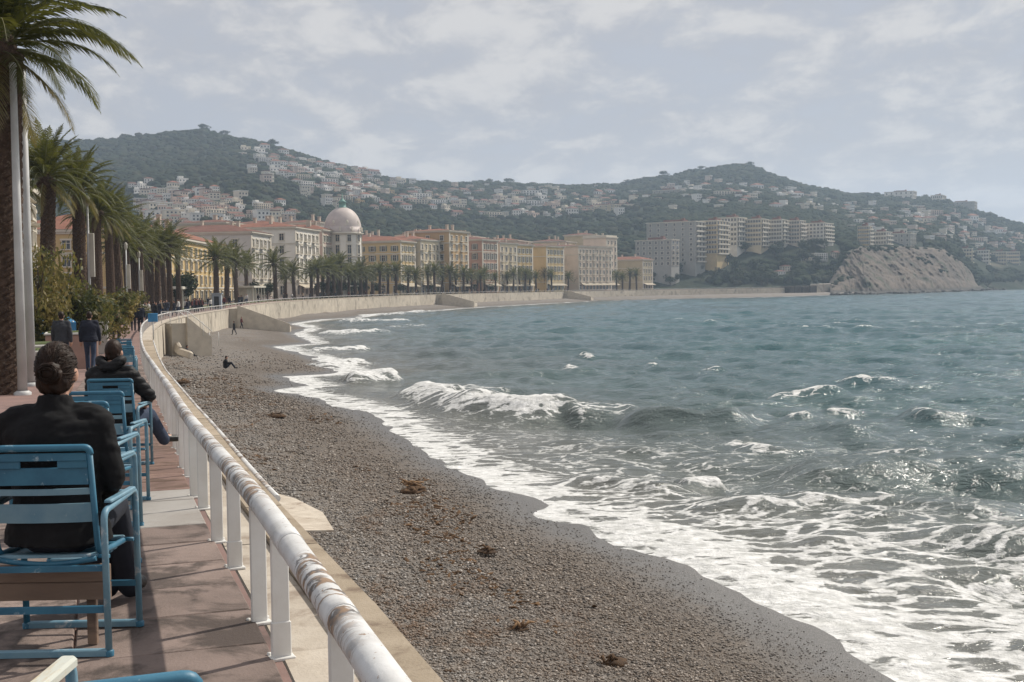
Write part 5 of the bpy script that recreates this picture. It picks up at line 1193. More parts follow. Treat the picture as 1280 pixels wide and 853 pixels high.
# ------------------------------------------------------------------ poles, planters, signs
def pole(u, d, top, r0, r1, label, lamp=True, lean=0):
    p = np.array([(u-640)/FPX*d, d]); z = zprom(d); b = empty('pole', (p[0], p[1], z)); tag(b, label, 'pole'); h = PD(u, top, d)[2]-z
    mb = MB(); mb.tube([(0, 0, 0), (0, 0, h*.5), (0, 0, h)], [r0, (r0+r1)/2, r1], 14); mb.build('shaft', MT['pole'], b)
    mb = MB(); mb.lathe([(r0*1.8, 0), (r0*1.8, .05), (r0*1.2, .09)], 12); mb.build('base', MT['pole'], b)
    if lamp:
        mb = MB(); mb.lathe([(r1*1.2, h-.02), (r1*2.4, h+.12), (r1*2.6, h+.5), (r1*1.0, h+.62), (.001, h+.66)], 12); mb.build('lamp_head', MT['kiosk'], b)
    else:
        mb = MB(); mb.ell((0, 0, h+.03), (r1*1.25, r1*1.25, r1*1.1), 10, 6); mb.build('finial', MT['pole'], b)
    return b
pole(26, 24.2, 84, .095, .065, 'nearer of the two tall white poles by the large near palm', False)
pole(37, 27.5, 88, .11, .085, 'farther and thicker of the two tall white poles, with dark patches', False)
for i, (u, off, top, lo) in enumerate(((113.5, -3.0, 258, 55), (160, -3.1, 312, 85), (176, -3.1, 322, 110))):
    p = on_bed(u, off, lo, 165); b = pole(u, p[1], top, .09, .06, ['slim white lamp post between the thick palm trunks', 'second slim white lamp post farther along the promenade', 'third slim white lamp post farthest along the promenade'][i])
    mb = MB(); hh = PD(u, top, p[1])[2]-zprom(p[1]); mb.bbox((.20, 0, hh*.62), (.30, .12, hh*.34), .02); mb.build('banner', MT['kiosk'], b)
def planter(u, v, d, w, l, h, mat, label):
    z = zprom(d); x = (u-640)/FPX*d; b = empty('planter', (x, d, z), .33); tag(b, label, 'planter')
    mb = MB(); mb.bbox((0, 0, h/2-.1), (w, l, h+.2), .03); mb.build('body', mat, b); mb = MB(); mb.bbox((0, 0, h+.03), (w+.08, l+.08, .06), .02); mb.build('rim', MT['planter_white'], b); mb = MB(); mb.bbox((0, 0, h+.05), (w-.12, l-.12, .08), .02); mb.build('soil', MT['grass'], b)
planter(90, 425, 37, 1.5, 1.3, 1.05, MT['planter_pink'], 'pink rendered planter box with white rim left of the two walkers')
planter(52, 440, 31, .8, 1.6, .85, MT['planter_white'], 'low white planter block just right of the white poles')
planter(42, 452, 28.5, .35, 1.2, .75, MT['planter_white'], 'narrow white planter block closest to the white poles')
planter(125, 408, 47, .6, 1.2, 1.2, MT['planter_white'], 'white planter block behind the slim lamp post')
b = empty('roadside_stall', ((48-640)/FPX*44, 44, zprom(44)), .5); tag(b, 'bright blue covered stall glimpsed beyond the bushes', 'stall')
mb = MB(); mb.add([(-1.2, -.8, 1.3), (1.2, -.8, 1.3), (1.2, .8, 1.5), (-1.2, .8, 1.5), (-1.2, -.8, .9), (1.2, -.8, .9)], [(0, 1, 2, 3), (4, 5, 1, 0)]); mb.build('cover', MT['tarp'], b)
for sx in (-1.1, 1.1):
    for sy in (-.7, .7): mb = MB(); mb.tube([(sx, sy, 0), (sx, sy, 1.35)], .04, 6); mb.build('upright', MT['pole'], b)
q = PG(191, 396, 1.2); b = empty('beach_sign', (q[0], q[1], zprom(q[1])), .2); tag(b, 'small blue beach notice board on the railing at the nearest stairs', 'sign')
mb = MB(); mb.bbox((0, 0, 1.15), (.5, .06, .45), .02); mb.build('board', MT['tarp'], b); mb = MB(); mb.tube([(0, .05, 0), (0, .05, 1.3)], .03, 6); mb.build('post', MT['pole'], b)
# white building glimpsed behind the first palms
facade_building('white_apartment_house', 22, 78, (-.30, 1), 14, 14, 228, 5, WH, MT['roof_brown'], 'white apartment house glimpsed behind the nearest palms at left', style='balcony', roof='flat', chim=0, bays=4, gbays=4, awn=False)

# ------------------------------------------------------------------ litter on the beach
def debris(u, v, z, sc, label, nsticks, seed, mat, flat=.4):
    p = P(u, v, z); di_ = float(shore([p[0]], [p[1]])[0]); zz = float(beach_z(np.array([di_]), np.array([p[0]]), np.array([p[1]]))[0]); p = P(u, v, zz); r_ = np.random.default_rng(seed)
    t = empty('driftwood_heap', (p[0], p[1], zz), r_.uniform(0, 3)); tag(t, label, 'driftwood')
    mb = MB(); n, rows = 18, 8; vs = []
    mb.ell((0, 0, .0), (sc, sc*.6, sc*flat*.55), 28, 14); V = np.array(mb.v); V *= (1+1.5*(fbm(V[:, 0]*5+seed, V[:, 1]*5+V[:, 2]*7, 3, seed)-.5))[:, None]; mb.v = [tuple(a) for a in V]; mb.build('weed_clump', MT['weed'], t)
    for k in range(nsticks):
        a = r_.uniform(0, 3.1); L = sc*r_.uniform(.5, 1.3); c = r_.normal(0, .25*sc, 2); h = r_.uniform(.02, flat*sc)
        mb = MB(); mb.tube([(c[0]-L*math.cos(a)/2, c[1]-L*math.sin(a)/2, h), (c[0], c[1], h+.05), (c[0]+L*math.cos(a)/2, c[1]+L*math.sin(a)/2, h+r_.uniform(-.04, .1))], [.02, .028, .012], 6); mb.build('stick', mat, t)
debris(516, 613, -3.6, .55, 'orange brown heap of driftwood lying on the middle of the beach', 9, 1, MT['driftwood'])
debris(767, 830, -3.8, .22, 'small dark clump of weed on the pebbles near the bottom edge', 4, 2, MT['weed'])
debris(648, 786, -3.4, .22, 'brown clump of weed at the bottom of the beach left of the dark clump', 5, 3, MT['driftwood'], .3)
debris(610, 690, -3.4, .25, 'low tuft of weed on the pebbles below the driftwood heap', 5, 4, MT['weed'], .25)
debris(345, 520, -3.0, .5, 'dark tuft of weed beside the water end of the near sand', 5, 5, MT['weed'], .3)
debris(224, 436, -3.0, .9, 'pile of driftwood under the nearest beach stairs', 7, 6, MT['driftwood'], .35)
debris(228, 478, -3.0, .8, 'flat pile of planks beside the railing on the upper beach', 7, 7, MT['driftwood'], .2)
# ================================================================== BLUE CHAIRS
def rounded(pts, r=.04, n=4):
    pts = [np.array(p, float) for p in pts]; out = [pts[0]]
    for i in range(1, len(pts)-1):
        a, b, c = pts[i-1], pts[i], pts[i+1]; d0 = (a-b)/np.linalg.norm(a-b); d1 = (c-b)/np.linalg.norm(c-b)
        for k in range(n+1):
            t = k/n; out.append((1-t)**2*(b+d0*r)+2*t*(1-t)*b+t*t*(b+d1*r))
    out.append(pts[-1]); return out
def make_chair(label):
    t = empty('blue_chair'); tag(t, label, 'chair', 'blue chairs along the railing')
    B, P_ = MT['blue'], MT['blue_pale']
    for sx in (-1, 1):
        x = .250*sx; mb = MB()
        mb.tube(rounded([(x, -.21, .012), (x, -.235, .60), (x, .215, .625), (x, .24, .012)], .05, 5), .0145, 10)
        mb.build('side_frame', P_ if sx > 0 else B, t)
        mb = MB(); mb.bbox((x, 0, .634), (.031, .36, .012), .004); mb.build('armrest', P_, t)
        mb = MB(); mb.tube(rounded([(.205*sx, .20, .40), (.205*sx, -.17, .415), (.205*sx, -.255, .85)], .06, 5), .013, 10)
        for y in (-.17, .18): mb.tube([(.205*sx, y, .405), (x, y, .405)], .009, 8)
        mb.build('back_frame', B, t)
        mb = MB(); mb.lathe([(.02, .0), (.021, .02), (.015, .026)], 8, (x, -.21)); mb.lathe([(.02, .0), (.021, .02), (.015, .026)], 8, (x, .24)); mb.build('foot_cap', B, t)
    mb = MB(); mb.tube(rounded([(-.207, -.250, .84), (-.205, -.262, .868), (.205, -.262, .868), (.207, -.250, .84)], .02, 4), .0145, 10); mb.build('top_rail', B, t)
    def yb(z): return -.175-.088*(z-.42)/.44
    mb = MB()                                       # upper slat with its hand hole
    for (x0, x1, z0, z1) in ((-.195, .195, .815, .845), (-.195, .195, .715, .785), (-.195, -.075, .785, .815), (.075, .195, .785, .815)):
        mb.bbox(((x0+x1)/2, yb((z0+z1)/2), (z0+z1)/2), (x1-x0, .012, z1-z0-.0004), .002)
    mb.build('back_slat', B, t)
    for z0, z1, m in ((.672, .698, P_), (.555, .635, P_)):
        mb = MB(); n = 8; vs = []
        for k in range(n+1):
            x = -.195+.39*k/n; bow = -.018*(1-(x/.195)**2)
            for (dy, z) in ((0, z0), (0, z1), (.010, z1), (.010, z0)): vs.append((x, yb(z)+bow+dy, z))
        mb.add(vs, [(i*4+j, i*4+(j+1) % 4, i*4+4+(j+1) % 4, i*4+4+j) for i in range(n) for j in range(4)]+[(3, 2, 1, 0), (n*4, n*4+1, n*4+2, n*4+3)]); mb.build('back_slat', m, t)
    for k in range(7):
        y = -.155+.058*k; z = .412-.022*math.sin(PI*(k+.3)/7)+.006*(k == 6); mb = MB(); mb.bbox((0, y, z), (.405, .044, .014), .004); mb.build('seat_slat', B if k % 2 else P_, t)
    mb = MB(); mb.tube([(-.20+.04*k, -.185-.0*k, .40-.022*math.sin(PI*k/10)) for k in range(11)], .012, 8); mb.build('seat_rail', B, t)
    for y, z, s_ in ((-.212, .365, .026), (-.212, .195, .03), (.225, .20, .026)):
        mb = MB(); mb.bbox((0, y, z), (.485, .014, s_), .003); mb.build('cross_bar', B, t)
    for y in (-.212, .24):
        mb = MB(); mb.bbox((0, y, .016), (.50, .03, .028), .005); mb.build('runner', P_, t)
    return t
def put(o, x, y, rz=0, sc=1.0, dz=0):
    z = zprom(y)+.014+dz; o.location = (x, y, z); o.rotation_euler = (0, 0, rz); o.scale = (sc,)*3
    sl_ = (zprom(y+.5)-zprom(y-.5)); o.rotation_euler[0] = math.atan(sl_)*.8
    return o
ch0 = make_chair('nearest blue slatted chair with the woman in black sitting in it')
put(ch0, -1.93, 5.08, .03)
def chair(x, y, rz, sc, label):
    c = copy_tree(ch0); c['label'] = label; return put(c, x, y, rz, sc)
chair(-2.37, 6.45, -.02, 1, 'empty blue chair right behind the woman with only its arms in view')
chair(-2.70, 7.60, .0, .98, 'empty blue chair between the woman and the pale whole backed chair')
chair(-2.99, 8.75, .04, .97, 'empty pale blue chair with its whole back showing beside the woman')
chair(-3.68, 11.15, .03, .96, 'blue chair with the man in the black puffer jacket sitting in it')
for y, dx, lab in ((26.5, -1.15, 'empty blue chair farther on just above the head of the seated man'), (28.0, -1.2, 'second empty blue chair beyond the seated man'), (33.5, -1.2, 'third empty blue chair beyond the seated man'), (37.0, -1.25, 'farthest empty blue chair in the row by the railing')):
    p, t_ = crv(s_at_y(y), -.55); chair(p[0], p[1], .25, 1, lab)
chair(-.80, 2.08, .35, 1, 'blue chair cut by the bottom edge with only its back rail showing')
c = chair(-1.30, 2.58, .0, 1, 'blue chair at the bottom left corner with a worn yellow armrest tip')
for o in c.children:
    if o.name.startswith('armrest'): o.data = o.data.copy(); o.data.materials[0] = MT['wood_worn']; o.scale = (1.3, 1.15, 2.0); o.location.z = -.64; o.location.x = -.3*.25*math.copysign(1, o.data.vertices[0].co.x)

# ================================================================== PEOPLE
def fuse(mb, voxel, sm, name, mats, post=None):
    me0 = mb.mesh(name, mats[0]); ob = bpy.data.objects.new('fuse', me0); COL.objects.link(ob)
    r_ = ob.modifiers.new('r', 'REMESH'); r_.mode = 'VOXEL'; r_.voxel_size = voxel; r_.use_smooth_shade = True
    s_ = ob.modifiers.new('s', 'SMOOTH'); s_.factor = .5; s_.iterations = sm
    dg = bpy.context.evaluated_depsgraph_get(); dg.update(); me = bpy.data.meshes.new_from_object(ob.evaluated_get(dg)); me.name = name
    bpy.data.objects.remove(ob); bpy.data.meshes.remove(me0); me.materials.clear()
    for m in mats: me.materials.append(m)
    n = len(me.vertices); co = np.zeros(n*3); me.vertices.foreach_get('co', co); co = co.reshape(-1, 3)
    if post is not None:
        nr = np.zeros(n*3); me.vertices.foreach_get('normal', nr); co = post(co, nr.reshape(-1, 3)); me.vertices.foreach_set('co', co.ravel())
    me.polygons.foreach_set('use_smooth', np.ones(len(me.polygons), bool)); me.update(); return me
def loft(mb, rings, n=20):
    """rings: (centre, rx, ry, tilt about x)"""
    vs = []; fs = []
    for (c, rx, ry) in rings:
        for k in range(n): w = 2*PI*k/n; vs.append((c[0]+rx*math.cos(w), c[1]+ry*math.sin(w), c[2]))
    for i in range(len(rings)-1):
        for k in range(n): k2 = (k+1) % n; fs.append((i*n+k, i*n+k2, (i+1)*n+k2, (i+1)*n+k))
    fs.append(tuple(range(n-1, -1, -1))); fs.append(tuple((len(rings)-1)*n+k for k in range(n))); mb.add(vs, fs)
V3 = lambda *a: np.array(a, float)
def pose_sit(lean=0.0, head=0.0):
    return dict(pel=V3(0, -.03, .50), chest=V3(0, -.06+lean, .84), nb=V3(0, -.05+lean*1.3, 1.035), hd=V3(0, -.01+lean*1.5+head, 1.165),
        sh=[V3(s*.172, -.055+lean*1.2, .950) for s in (-1, 1)], el=[V3(s*.225, -.03+lean, .715) for s in (-1, 1)], wr=[V3(s*.12, .20+lean, .60) for s in (-1, 1)], hn=[V3(s*.06, .27+lean, .585) for s in (-1, 1)],
        hp=[V3(s*.095, 0, .50) for s in (-1, 1)], kn=[V3(s*.11, .40, .52) for s in (-1, 1)], an=[V3(s*.11, .42, .09) for s in (-1, 1)], toe=[V3(s*.12, .58, .04) for s in (-1, 1)])
def pose_walk(ph=1, armb=.12):
    return dict(pel=V3(0, 0, .93), chest=V3(0, .01, 1.25), nb=V3(0, .01, 1.47), hd=V3(0, .03, 1.625),
        sh=[V3(s*.175, .01, 1.42) for s in (-1, 1)], el=[V3(s*.245, .0-s*ph*armb*.6, 1.14) for s in (-1, 1)], wr=[V3(s*.25, .07-s*ph*armb, .90) for s in (-1, 1)], hn=[V3(s*.245, .10-s*ph*armb*1.2, .80) for s in (-1, 1)],
        hp=[V3(s*.09, 0, .90) for s in (-1, 1)], kn=[V3(s*.10, .06+s*ph*.13, .50) for s in (-1, 1)], an=[V3(s*.095, -.02+s*ph*.24, .09+(.05 if s*ph < 0 else 0)) for s in (-1, 1)], toe=[V3(s*.10, .14+s*ph*.24, .035+(.0 if s*ph < 0 else .02)) for s in (-1, 1)])
def pose_ground():
    return dict(pel=V3(0, 0, .12), chest=V3(0, -.02, .46), nb=V3(0, .03, .66), hd=V3(0, .07, .80), sh=[V3(s*.17, .02, .61) for s in (-1, 1)], el=[V3(s*.24, .14, .40) for s in (-1, 1)], wr=[V3(s*.14, .36, .42) for s in (-1, 1)], hn=[V3(s*.06, .42, .43) for s in (-1, 1)],
        hp=[V3(s*.09, .05, .12) for s in (-1, 1)], kn=[V3(s*.11, .40, .42) for s in (-1, 1)], an=[V3(s*.11, .66, .08) for s in (-1, 1)], toe=[V3(s*.12, .82, .05) for s in (-1, 1)])
def limb(mb, a, b, c, r0, r1, r2): mb.cap(a, b, r0, r1); mb.cap(b, c, r1*.98, r2)
def torso(mb, q, k=1.0, w=1.0, top=1.0):
    p, c, n = q['pel'], q['chest'], q['nb']; f = lambda t: (p*(1-t)+c*t) if t <= 1 else (c*(2-t)+n*(t-1)); R_ = []
    for t, rx, ry in ((-.18, .150, .11), (0, .172, .128), (.35, .155, .115), (.7, .152, .112), (1.0, .172, .120), (1.35, .185, .118), (1.62, .168, .10), (1.8, .115, .078), (1.95, .065, .06)):
        R_.append((f(t), rx*k*w+(k-1)*.06, ry*k+(k-1)*.06))
    loft(mb, R_)
    for s in (0, 1): mb.cap(n*.35+q['chest']*.1+q['sh'][s]*.55, q['sh'][s], .062*k, .066*k)
def person(label, q, loc, rz, sc=1.0, jacket='black_cloth', pants='denim_dark', hair='short', jk=1.12, group=None, voxel=.013, quilt=False, hood=False, bag=False, hairm='hair', skirt=0, shoe='shoe', post_head=None, dz=0.0, dip=True, long=0.0):
    t = empty('person', (loc[0], loc[1], loc[2]), rz, sc); tag(t, label, 'person', group)
    up = q['hd']-q['nb']; up /= np.linalg.norm(up); H = q['hd']
    mb = MB(); torso(mb, q, .93)
    mb.cap(q['nb']-up*.04, H-up*.06, .055, .050); mb.ell(H, (.074, .092, .112), 18, 14); mb.ell(H+V3(0, .035, -.06), (.055, .055, .055), 12, 8)
    mb.cap(H+V3(0, .088, -.005), H+V3(0, .104, -.035), .010, .014)
    for s in (-1, 1):
        mb.ell(H+V3(s*.078, -.005, -.015), (.012, .022, .033), 10, 8); mb.ell(H+V3(s*.03, .078, .012), (.014, .012, .008), 8, 6)
    mb.ell(H+V3(0, .085, -.068), (.024, .010, .009), 8, 6)
    for s in (0, 1):
        limb(mb, q['sh'][s], q['el'][s], q['wr'][s], .045, .037, .026); limb(mb, q['hp'][s], q['kn'][s], q['an'][s], .078, .052, .036); mb.cap(q['an'][s], q['toe'][s], .036, .026)
        d = q['hn'][s]-q['wr'][s]; d /= np.linalg.norm(d); sd_ = np.cross(d, V3(0, 1, .3)); sd_ /= np.linalg.norm(sd_)
        w_ = q['wr'][s]; mb.cap(w_, w_+d*.07, .022, .032)
        for k in range(4): b0 = w_+d*.075+sd_*(k-1.5)*.018; mb.cap(b0, b0+d*(.075, .085, .08, .06)[k]+V3(0, .02, -.01), .0095, .0075, 8)
        mb.cap(w_+d*.03+sd_*.03, w_+d*.085+sd_*.055, .012, .009, 8)
    link('body', fuse(mb, voxel, 3, 'body', [MT['skin']]), t)
    mb = MB(); torso(mb, q, jk)
    for s in (0, 1): limb(mb, q['sh'][s], q['el'][s], q['wr'][s]*.97+q['el'][s]*.03, .060*jk, .052*jk, .040*jk)
    if skirt: loft(mb, [(q['pel']+V3(0, 0, .10), .175*jk, .135*jk), (q['pel']+V3(0, .0, -skirt), .20*jk, .15*jk)])
    if hood:
        for k in range(15):
            w = PI*(-.15+1.3*k/14); w2 = PI*(-.15+1.3*(k+1)/14); c_ = q['nb']+V3(0, -.035, .035)
            mb.cap(c_+V3(.105*math.cos(w), -.085*math.sin(w), .03*math.cos(2*w)), c_+V3(.105*math.cos(w2), -.085*math.sin(w2), .03*math.cos(2*w2)), .045, .045)
    else:
        for k in range(16):
            w = 2*PI*k/16; w2 = 2*PI*(k+1)/16; c_ = q['nb']+V3(0, -.004, .0); mb.cap(c_+V3(.070*math.cos(w), .066*math.sin(w), -.045), c_+V3(.060*math.cos(w2), .058*math.sin(w2), .020-.012*math.sin(w2)), .024, .014, 8)
    def pst(co, nr):
        wob = .016*(np.abs(fbm(co[:, 0]*7+co[:, 2]*5+5, co[:, 2]*11+co[:, 1]*6-co[:, 0]*4, 4, 3)-.5)*2-.3)
        if quilt: wob = wob+.011*np.abs(np.sin(co[:, 2]*PI/.062))**.6*(co[:, 2] < q['nb'][2]+.0)
        return co+nr*wob[:, None]
    link('jacket', fuse(mb, voxel*.85, 2, 'jacket', [MT[jacket]], pst), t)
    mb = MB()
    for s in (0, 1): limb(mb, q['hp'][s], q['kn'][s], q['an'][s]+V3(0, 0, -.03), .098, .070, .060)
    mb.ell(q['pel'], (.168, .13, .12), 14, 10)
    link('trousers', fuse(mb, voxel, 2, 'trousers', [MT[pants]]), t)
    for s in (0, 1):
        mb = MB(); a, b_ = q['an'][s], q['toe'][s]; dn = V3(0, 0, -.02); mb.cap(a+dn-(b_-a)*.25, b_, .042, .036); mb.cap(a+V3(0, 0, .03), a+dn, .040, .040); link('shoe', fuse(mb, .012, 2, 'shoe', [MT[shoe]]), t)
    mb = MB()
    if hair == 'bun':
        mb.ell(H+V3(0, -.014, .014), (.083, .096, .112), 20, 14); mb.ell(H+V3(0, -.05, -.045), (.072, .058, .062), 16, 10); Hc = H+V3(.006, -.110, -.002)
        mb.ell(Hc, (.052, .036, .046), 14, 10)
        me = fuse(mb, .007, 2, 'hair', [MT[hairm]], lambda co, nr: co[:]*1.0+nr*(.0030*np.sin(co[:, :1]*160+6*fbm(co[:, 1]*30, co[:, 2]*20, 2, 4)[:, None]*3)))
        ho = link('hair', me, t); mb = MB(); r_ = np.random.default_rng(11)
        for k in range(150):                        # strands swept back from the hairline into the bun
            a = r_.uniform(-2.7, 2.7); z0 = r_.uniform(-.5, 1.0); p0 = V3(math.sin(a)*.9, math.cos(a)*.9, z0); p0 /= np.linalg.norm(p0); p1 = V3(r_.normal(0, .22), -1, r_.normal(-.15, .2)); p1 /= np.linalg.norm(p1)
            q_ = [];
            for u_ in np.linspace(0, 1, 9):
                d = p0*(1-u_)+p1*u_+V3(0, 0, .25*math.sin(PI*u_)*max(0, z0)); d /= np.linalg.norm(d)+1e-9; q_.append(H+V3(0, -.014, .012)+d*V3(.0865, .099, .115)*(1+.012*math.sin(k+u_*3)))
            mb.tube(q_, [.0018]*8+[.0008], 4, cap=False)
        for k in range(60):
            a0 = r_.uniform(0, 6.28); rr = r_.uniform(.022, .046); tl = r_.uniform(-.5, .5)
            q_ = [Hc+V3(rr*math.cos(a0+w), -.020-.014*math.sin(w*1.5+tl)-(.046-rr)*.5, rr*.9*math.sin(a0+w)) for w in np.linspace(0, 2.2, 8)]; mb.tube(q_, .0020, 4, cap=False)
        mb.build('hair_strands', MT[hairm], ho)
    elif hair == 'long':
        mb.ell(H+V3(0, -.012, .012), (.085, .10, .116), 18, 12); mb.ell(H+V3(0, -.06, -.10), (.085, .05, .13), 14, 10); link('hair', fuse(mb, .012, 2, 'hair', [MT[hairm]]), t)
    else:
        mb.ell(H+V3(0, -.014, .022), (.080, .094, .102), 20, 14); mb.ell(H+V3(0, -.045, -.035), (.070, .052, .060), 14, 10)
        link('hair', fuse(mb, .0075, 1, 'hair', [MT[hairm]], lambda co, nr: co+nr*(.006*(fbm(co[:, 0]*55, co[:, 2]*40+co[:, 1]*40, 3, 6)-.4))[:, None]), t)
    if bag:
        mb = MB(); mb.bbox(tuple(q['chest']+V3(0, -.20, -.02)), (.28, .15, .40), .05); mb.build('backpack', MT['maroon'], t)
    return t
# the two sitters
q = pose_sit(.02, -.01)
for s in (0, 1): q['an'][s][1] += .34; q['toe'][s][1] += .34; q['kn'][s][1] += .04; q['an'][s][0] *= .5; q['toe'][s][0] *= .5; q['kn'][s][0] *= .75
person('woman with dark bun and black jacket sitting in the nearest blue chair', q, (-1.925, 5.06, .014), .02, 1.0, 'black_cloth', 'denim_dark', 'bun', 1.14, voxel=.010, skirt=.05)
q = pose_sit(-.02, .02); q['kn'][1] = V3(.17, .44, .52); q['an'][1] = V3(.21, .78, .25); q['toe'][1] = V3(.31, .90, .22); q['kn'][0] = V3(-.12, .40, .52)
q['el'][1] = V3(.30, .06, .74); q['wr'][1] = V3(.20, .26, .66); q['hn'][1] = V3(.14, .32, .62)
person('man in a black hooded puffer jacket and jeans sitting with one leg stretched out', q, (-3.73, 11.25, zprom(11.1)-.05), -.02, .98, 'black_nylon', 'denim', 'short', 1.16, quilt=True, hood=True, voxel=.011)
bb = empty('shoulder_bag', (-4.12, 11.0, zprom(11)+.02)); tag(bb, 'black bag on the ground beside the man in the puffer jacket', 'bag')
mb = MB(); mb.bbox((0, 0, .20), (.34, .20, .38), .07); mb.build('body', MT['black_nylon'], bb); mb = MB(); mb.tube([(-.14, 0, .36), (-.1, 0, .52), (.1, 0, .52), (.14, 0, .36)], .012, 6); mb.build('strap', MT['black_nylon'], bb)
wb = empty('wooden_board', (-2.02, 5.02, .014), .02); tag(wb, 'brown wooden board standing on edge under the nearest blue chair', 'board')
MT['plank'] = M('weathered_plank', (.27, .19, .14), (.18, .125, .095), 5, .85, .4, 30, .006, .2, 0, (.11, .08, .065), 4, (.5, .65), stretch=(.25, 1, 1))
for z0, z1 in ((.20, .274), (.277, .35)): mb = MB(); mb.bbox((-.12, 0, (z0+z1)/2), (.86, .025, z1-z0), .004); mb.build('plank', MT['plank'], wb)
for x in (-.45, .22): mb = MB(); mb.bbox((x, .03, .17), (.04, .03, .34), .004); mb.build('batten', MT['plank'], wb)
# walkers ahead
def ground_at(u, vhead, hgt):            # stand a walker whose head top shows at vhead
    best = None
    for d in np.linspace(20, 160, 800):
        e = abs(proj((u-640)/FPX*d, d, zprom(d)+hgt)[1]-vhead)
        if best is None or e < best[0]: best = (e, d)
    d = best[1]; return ((u-640)/FPX*d, d, zprom(d)+.005)
def wd_at(u, hpx, hgt=1.75):
    d = FPX*hgt/hpx; return ((u-640)/FPX*d, d, zprom(d)+.01)
person('walker in a dark grey sweater seen from behind at the left by the pink planter', pose_walk(1), wd_at(77, 78), .25, 1.0, 'grey_knit', 'denim_dark', 'short', 1.16, 'walkers on the promenade', .018)
person('walker in a black jacket and blue jeans seen from behind ahead of the seated man', pose_walk(-1, .10), wd_at(112, 76), .22, 1.0, 'navy', 'denim', 'short', 1.22, 'walkers on the promenade', .018, skirt=.04)
person('fair haired walker with a maroon backpack farther along the promenade', pose_walk(1), wd_at(145, 42, 1.68), .2, .96, 'tan', 'denim', 'long', 1.15, 'walkers on the promenade', .022, bag=True, hairm='driftwood')
person('left one of a dark pair standing where the railing bends', pose_walk(1, .05), wd_at(167, 33, 1.7), .3, .97, 'black_cloth', 'denim_dark', 'short', 1.2, 'walkers on the promenade', .024)
person('right one of a dark pair standing where the railing bends', pose_walk(-1, .05), wd_at(176, 36, 1.8), .3, 1.02, 'navy', 'denim_dark', 'short', 1.2, 'walkers on the promenade', .024)
person('grey haired walker half hidden behind the pair near the lamp posts', pose_walk(-1), wd_at(157, 29, 1.7), .3, .97, 'grey_knit', 'denim', 'short', 1.2, 'walkers on the promenade', .026)
# people on the beach
def on_beach(u, v):
    p = P(u, v, -3.1)
    for _ in range(6):
        di_ = shore([p[0]], [p[1]]); z = float(beach_z(di_, np.array([p[0]]), np.array([p[1]]))[0]); p = P(u, v, z)
    return p
p = on_beach(282, 461); person('person in black sitting alone on the pebbles facing the sea', pose_ground(), (p[0], p[1], p[2]), -1.35, 1.0, 'black_cloth', 'denim_dark', 'short', 1.25, voxel=.02)
p = on_beach(233, 446); person('dark dressed person sitting by the rubble under the nearest stairs', pose_ground(), (p[0], p[1], p[2]), -1.2, 1.0, 'navy', 'denim_dark', 'short', 1.2, voxel=.024)
def crowd_mesh(q, jm, pm_, hm):
    mb = MB(); torso(mb, q, 1.15); mb.cap(q['nb'], q['hd'], .055, .05); mb.ell(q['hd'], (.085, .1, .12), 12, 8)
    for s in (0, 1): limb(mb, q['sh'][s], q['el'][s], q['wr'][s], .06, .052, .04); mb.cap(q['wr'][s], q['hn'][s], .035, .025); limb(mb, q['hp'][s], q['kn'][s], q['an'][s], .095, .07, .05); mb.cap(q['an'][s], q['toe'][s], .045, .035)
    me = fuse(mb, .035, 1, 'person', [MT[jm], MT[pm_], MT['skin'], MT[hm], MT['shoe']]); hz_, nz_ = q['hd'][2], q['nb'][2]
    for pl in me.polygons:
        c = pl.center; pl.material_index = 3 if (c.z > hz_+.03 or (c.z > nz_+.03 and c.y < q['hd'][1]-.02)) else (2 if c.z > nz_+.01 else (0 if c.z > q['pel'][2]-.03 else (1 if c.z > .1 else 4)))
    return me
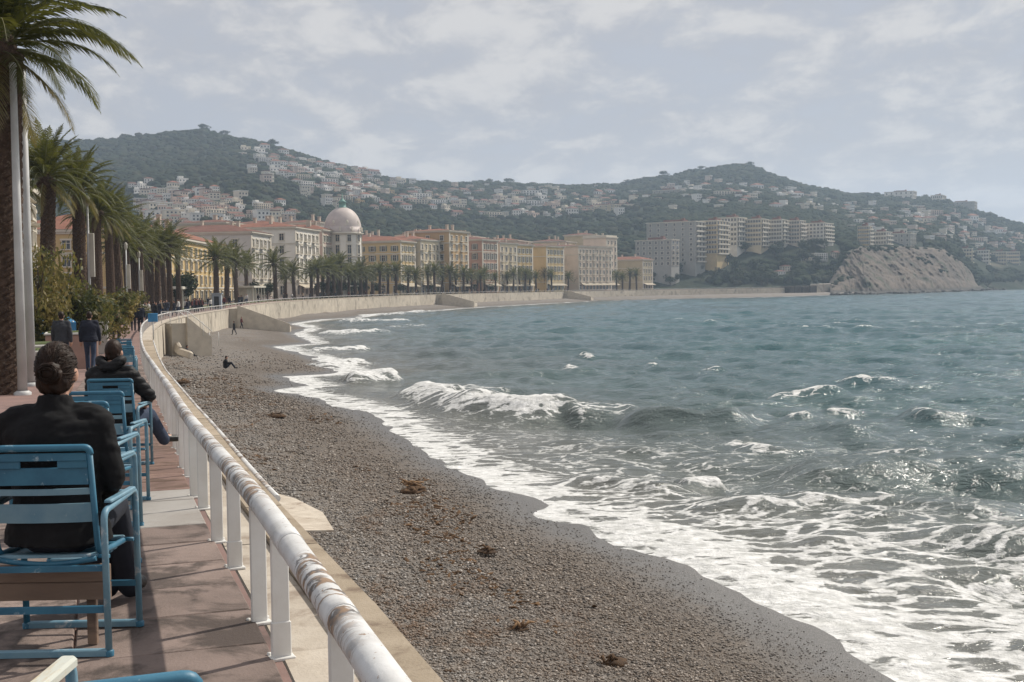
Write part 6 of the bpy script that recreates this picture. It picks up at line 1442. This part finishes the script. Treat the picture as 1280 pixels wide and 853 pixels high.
cl = [('black', 'black_cloth', 'denim_dark', 'hair'), ('navy', 'navy', 'denim', 'hair'), ('grey', 'grey_knit', 'denim_dark', 'hair'), ('maroon', 'maroon', 'denim_dark', 'hair'), ('tan', 'tan', 'denim', 'driftwood'), ('pale', 'pale_cloth', 'denim', 'hair')]
CM = [(n_, crowd_mesh(pose_walk(1 if i % 2 else -1, .1), a, b_, h_)) for i, (n_, a, b_, h_) in enumerate(cl)]
crowd = []
for k in range(46): crowd.append((rng.uniform(95, 185), rng.uniform(-2.9, -.6)))
for k in range(64): crowd.append((rng.uniform(185, 640), rng.uniform(-4.5, -.7)))
recs = []
for d, off in crowd:
    p, t_ = crv(s_at_y(d), off); recs.append((proj(p[0], p[1], zprom(p[1]))[0], p, int(rng.integers(6))))
recs.sort(key=lambda a: a[0]); cnt = {}
for u, p, k in recs:
    n_, me = CM[k]; i = cnt.get(k, 0); cnt[k] = i+1; o = link('person', me, None, (p[0], p[1], zprom(p[1])+.005), (0, 0, rng.uniform(0, 6.28)), (rng.uniform(.93, 1.04),)*3)
    tag(o, nth(i)+f' stroller in a {n_} top from the left on the far promenade', 'person', 'crowd strolling on the far promenade')
bp = [(293, 419, 0, 'beach walker in black right below the long pale staircase'), (302, 411, 3, 'beach stroller in maroon beside the long pale staircase'), (252, 416, 2, 'grey figure leaning against the sea wall above the pebbles'), (263, 411, 0, 'black figure standing close to the sea wall below the cabin'), (436, 384, 0, 'left one of two figures standing on the far beach'), (440, 384, 1, 'right one of two figures standing on the far beach'), (461, 381, 2, 'lone figure by the wall on the far beach'), (345, 392, 1, 'figure by the wall left of the far beach group'), (357, 389, 0, 'dark figure standing at the foot of the far sea wall'), (376, 388, 2, 'grey figure standing at the foot of the far sea wall'), (401, 386, 4, 'tan figure in the far beach group'), (410, 386, 0, 'black figure in the far beach group')]
for u, v, k, lab in bp:
    p = on_beach(u, v); o = link('person', CM[k][1], None, (p[0], p[1], p[2]), (0, 0, rng.uniform(0, 6))); tag(o, lab, 'person', 'people on the beach')
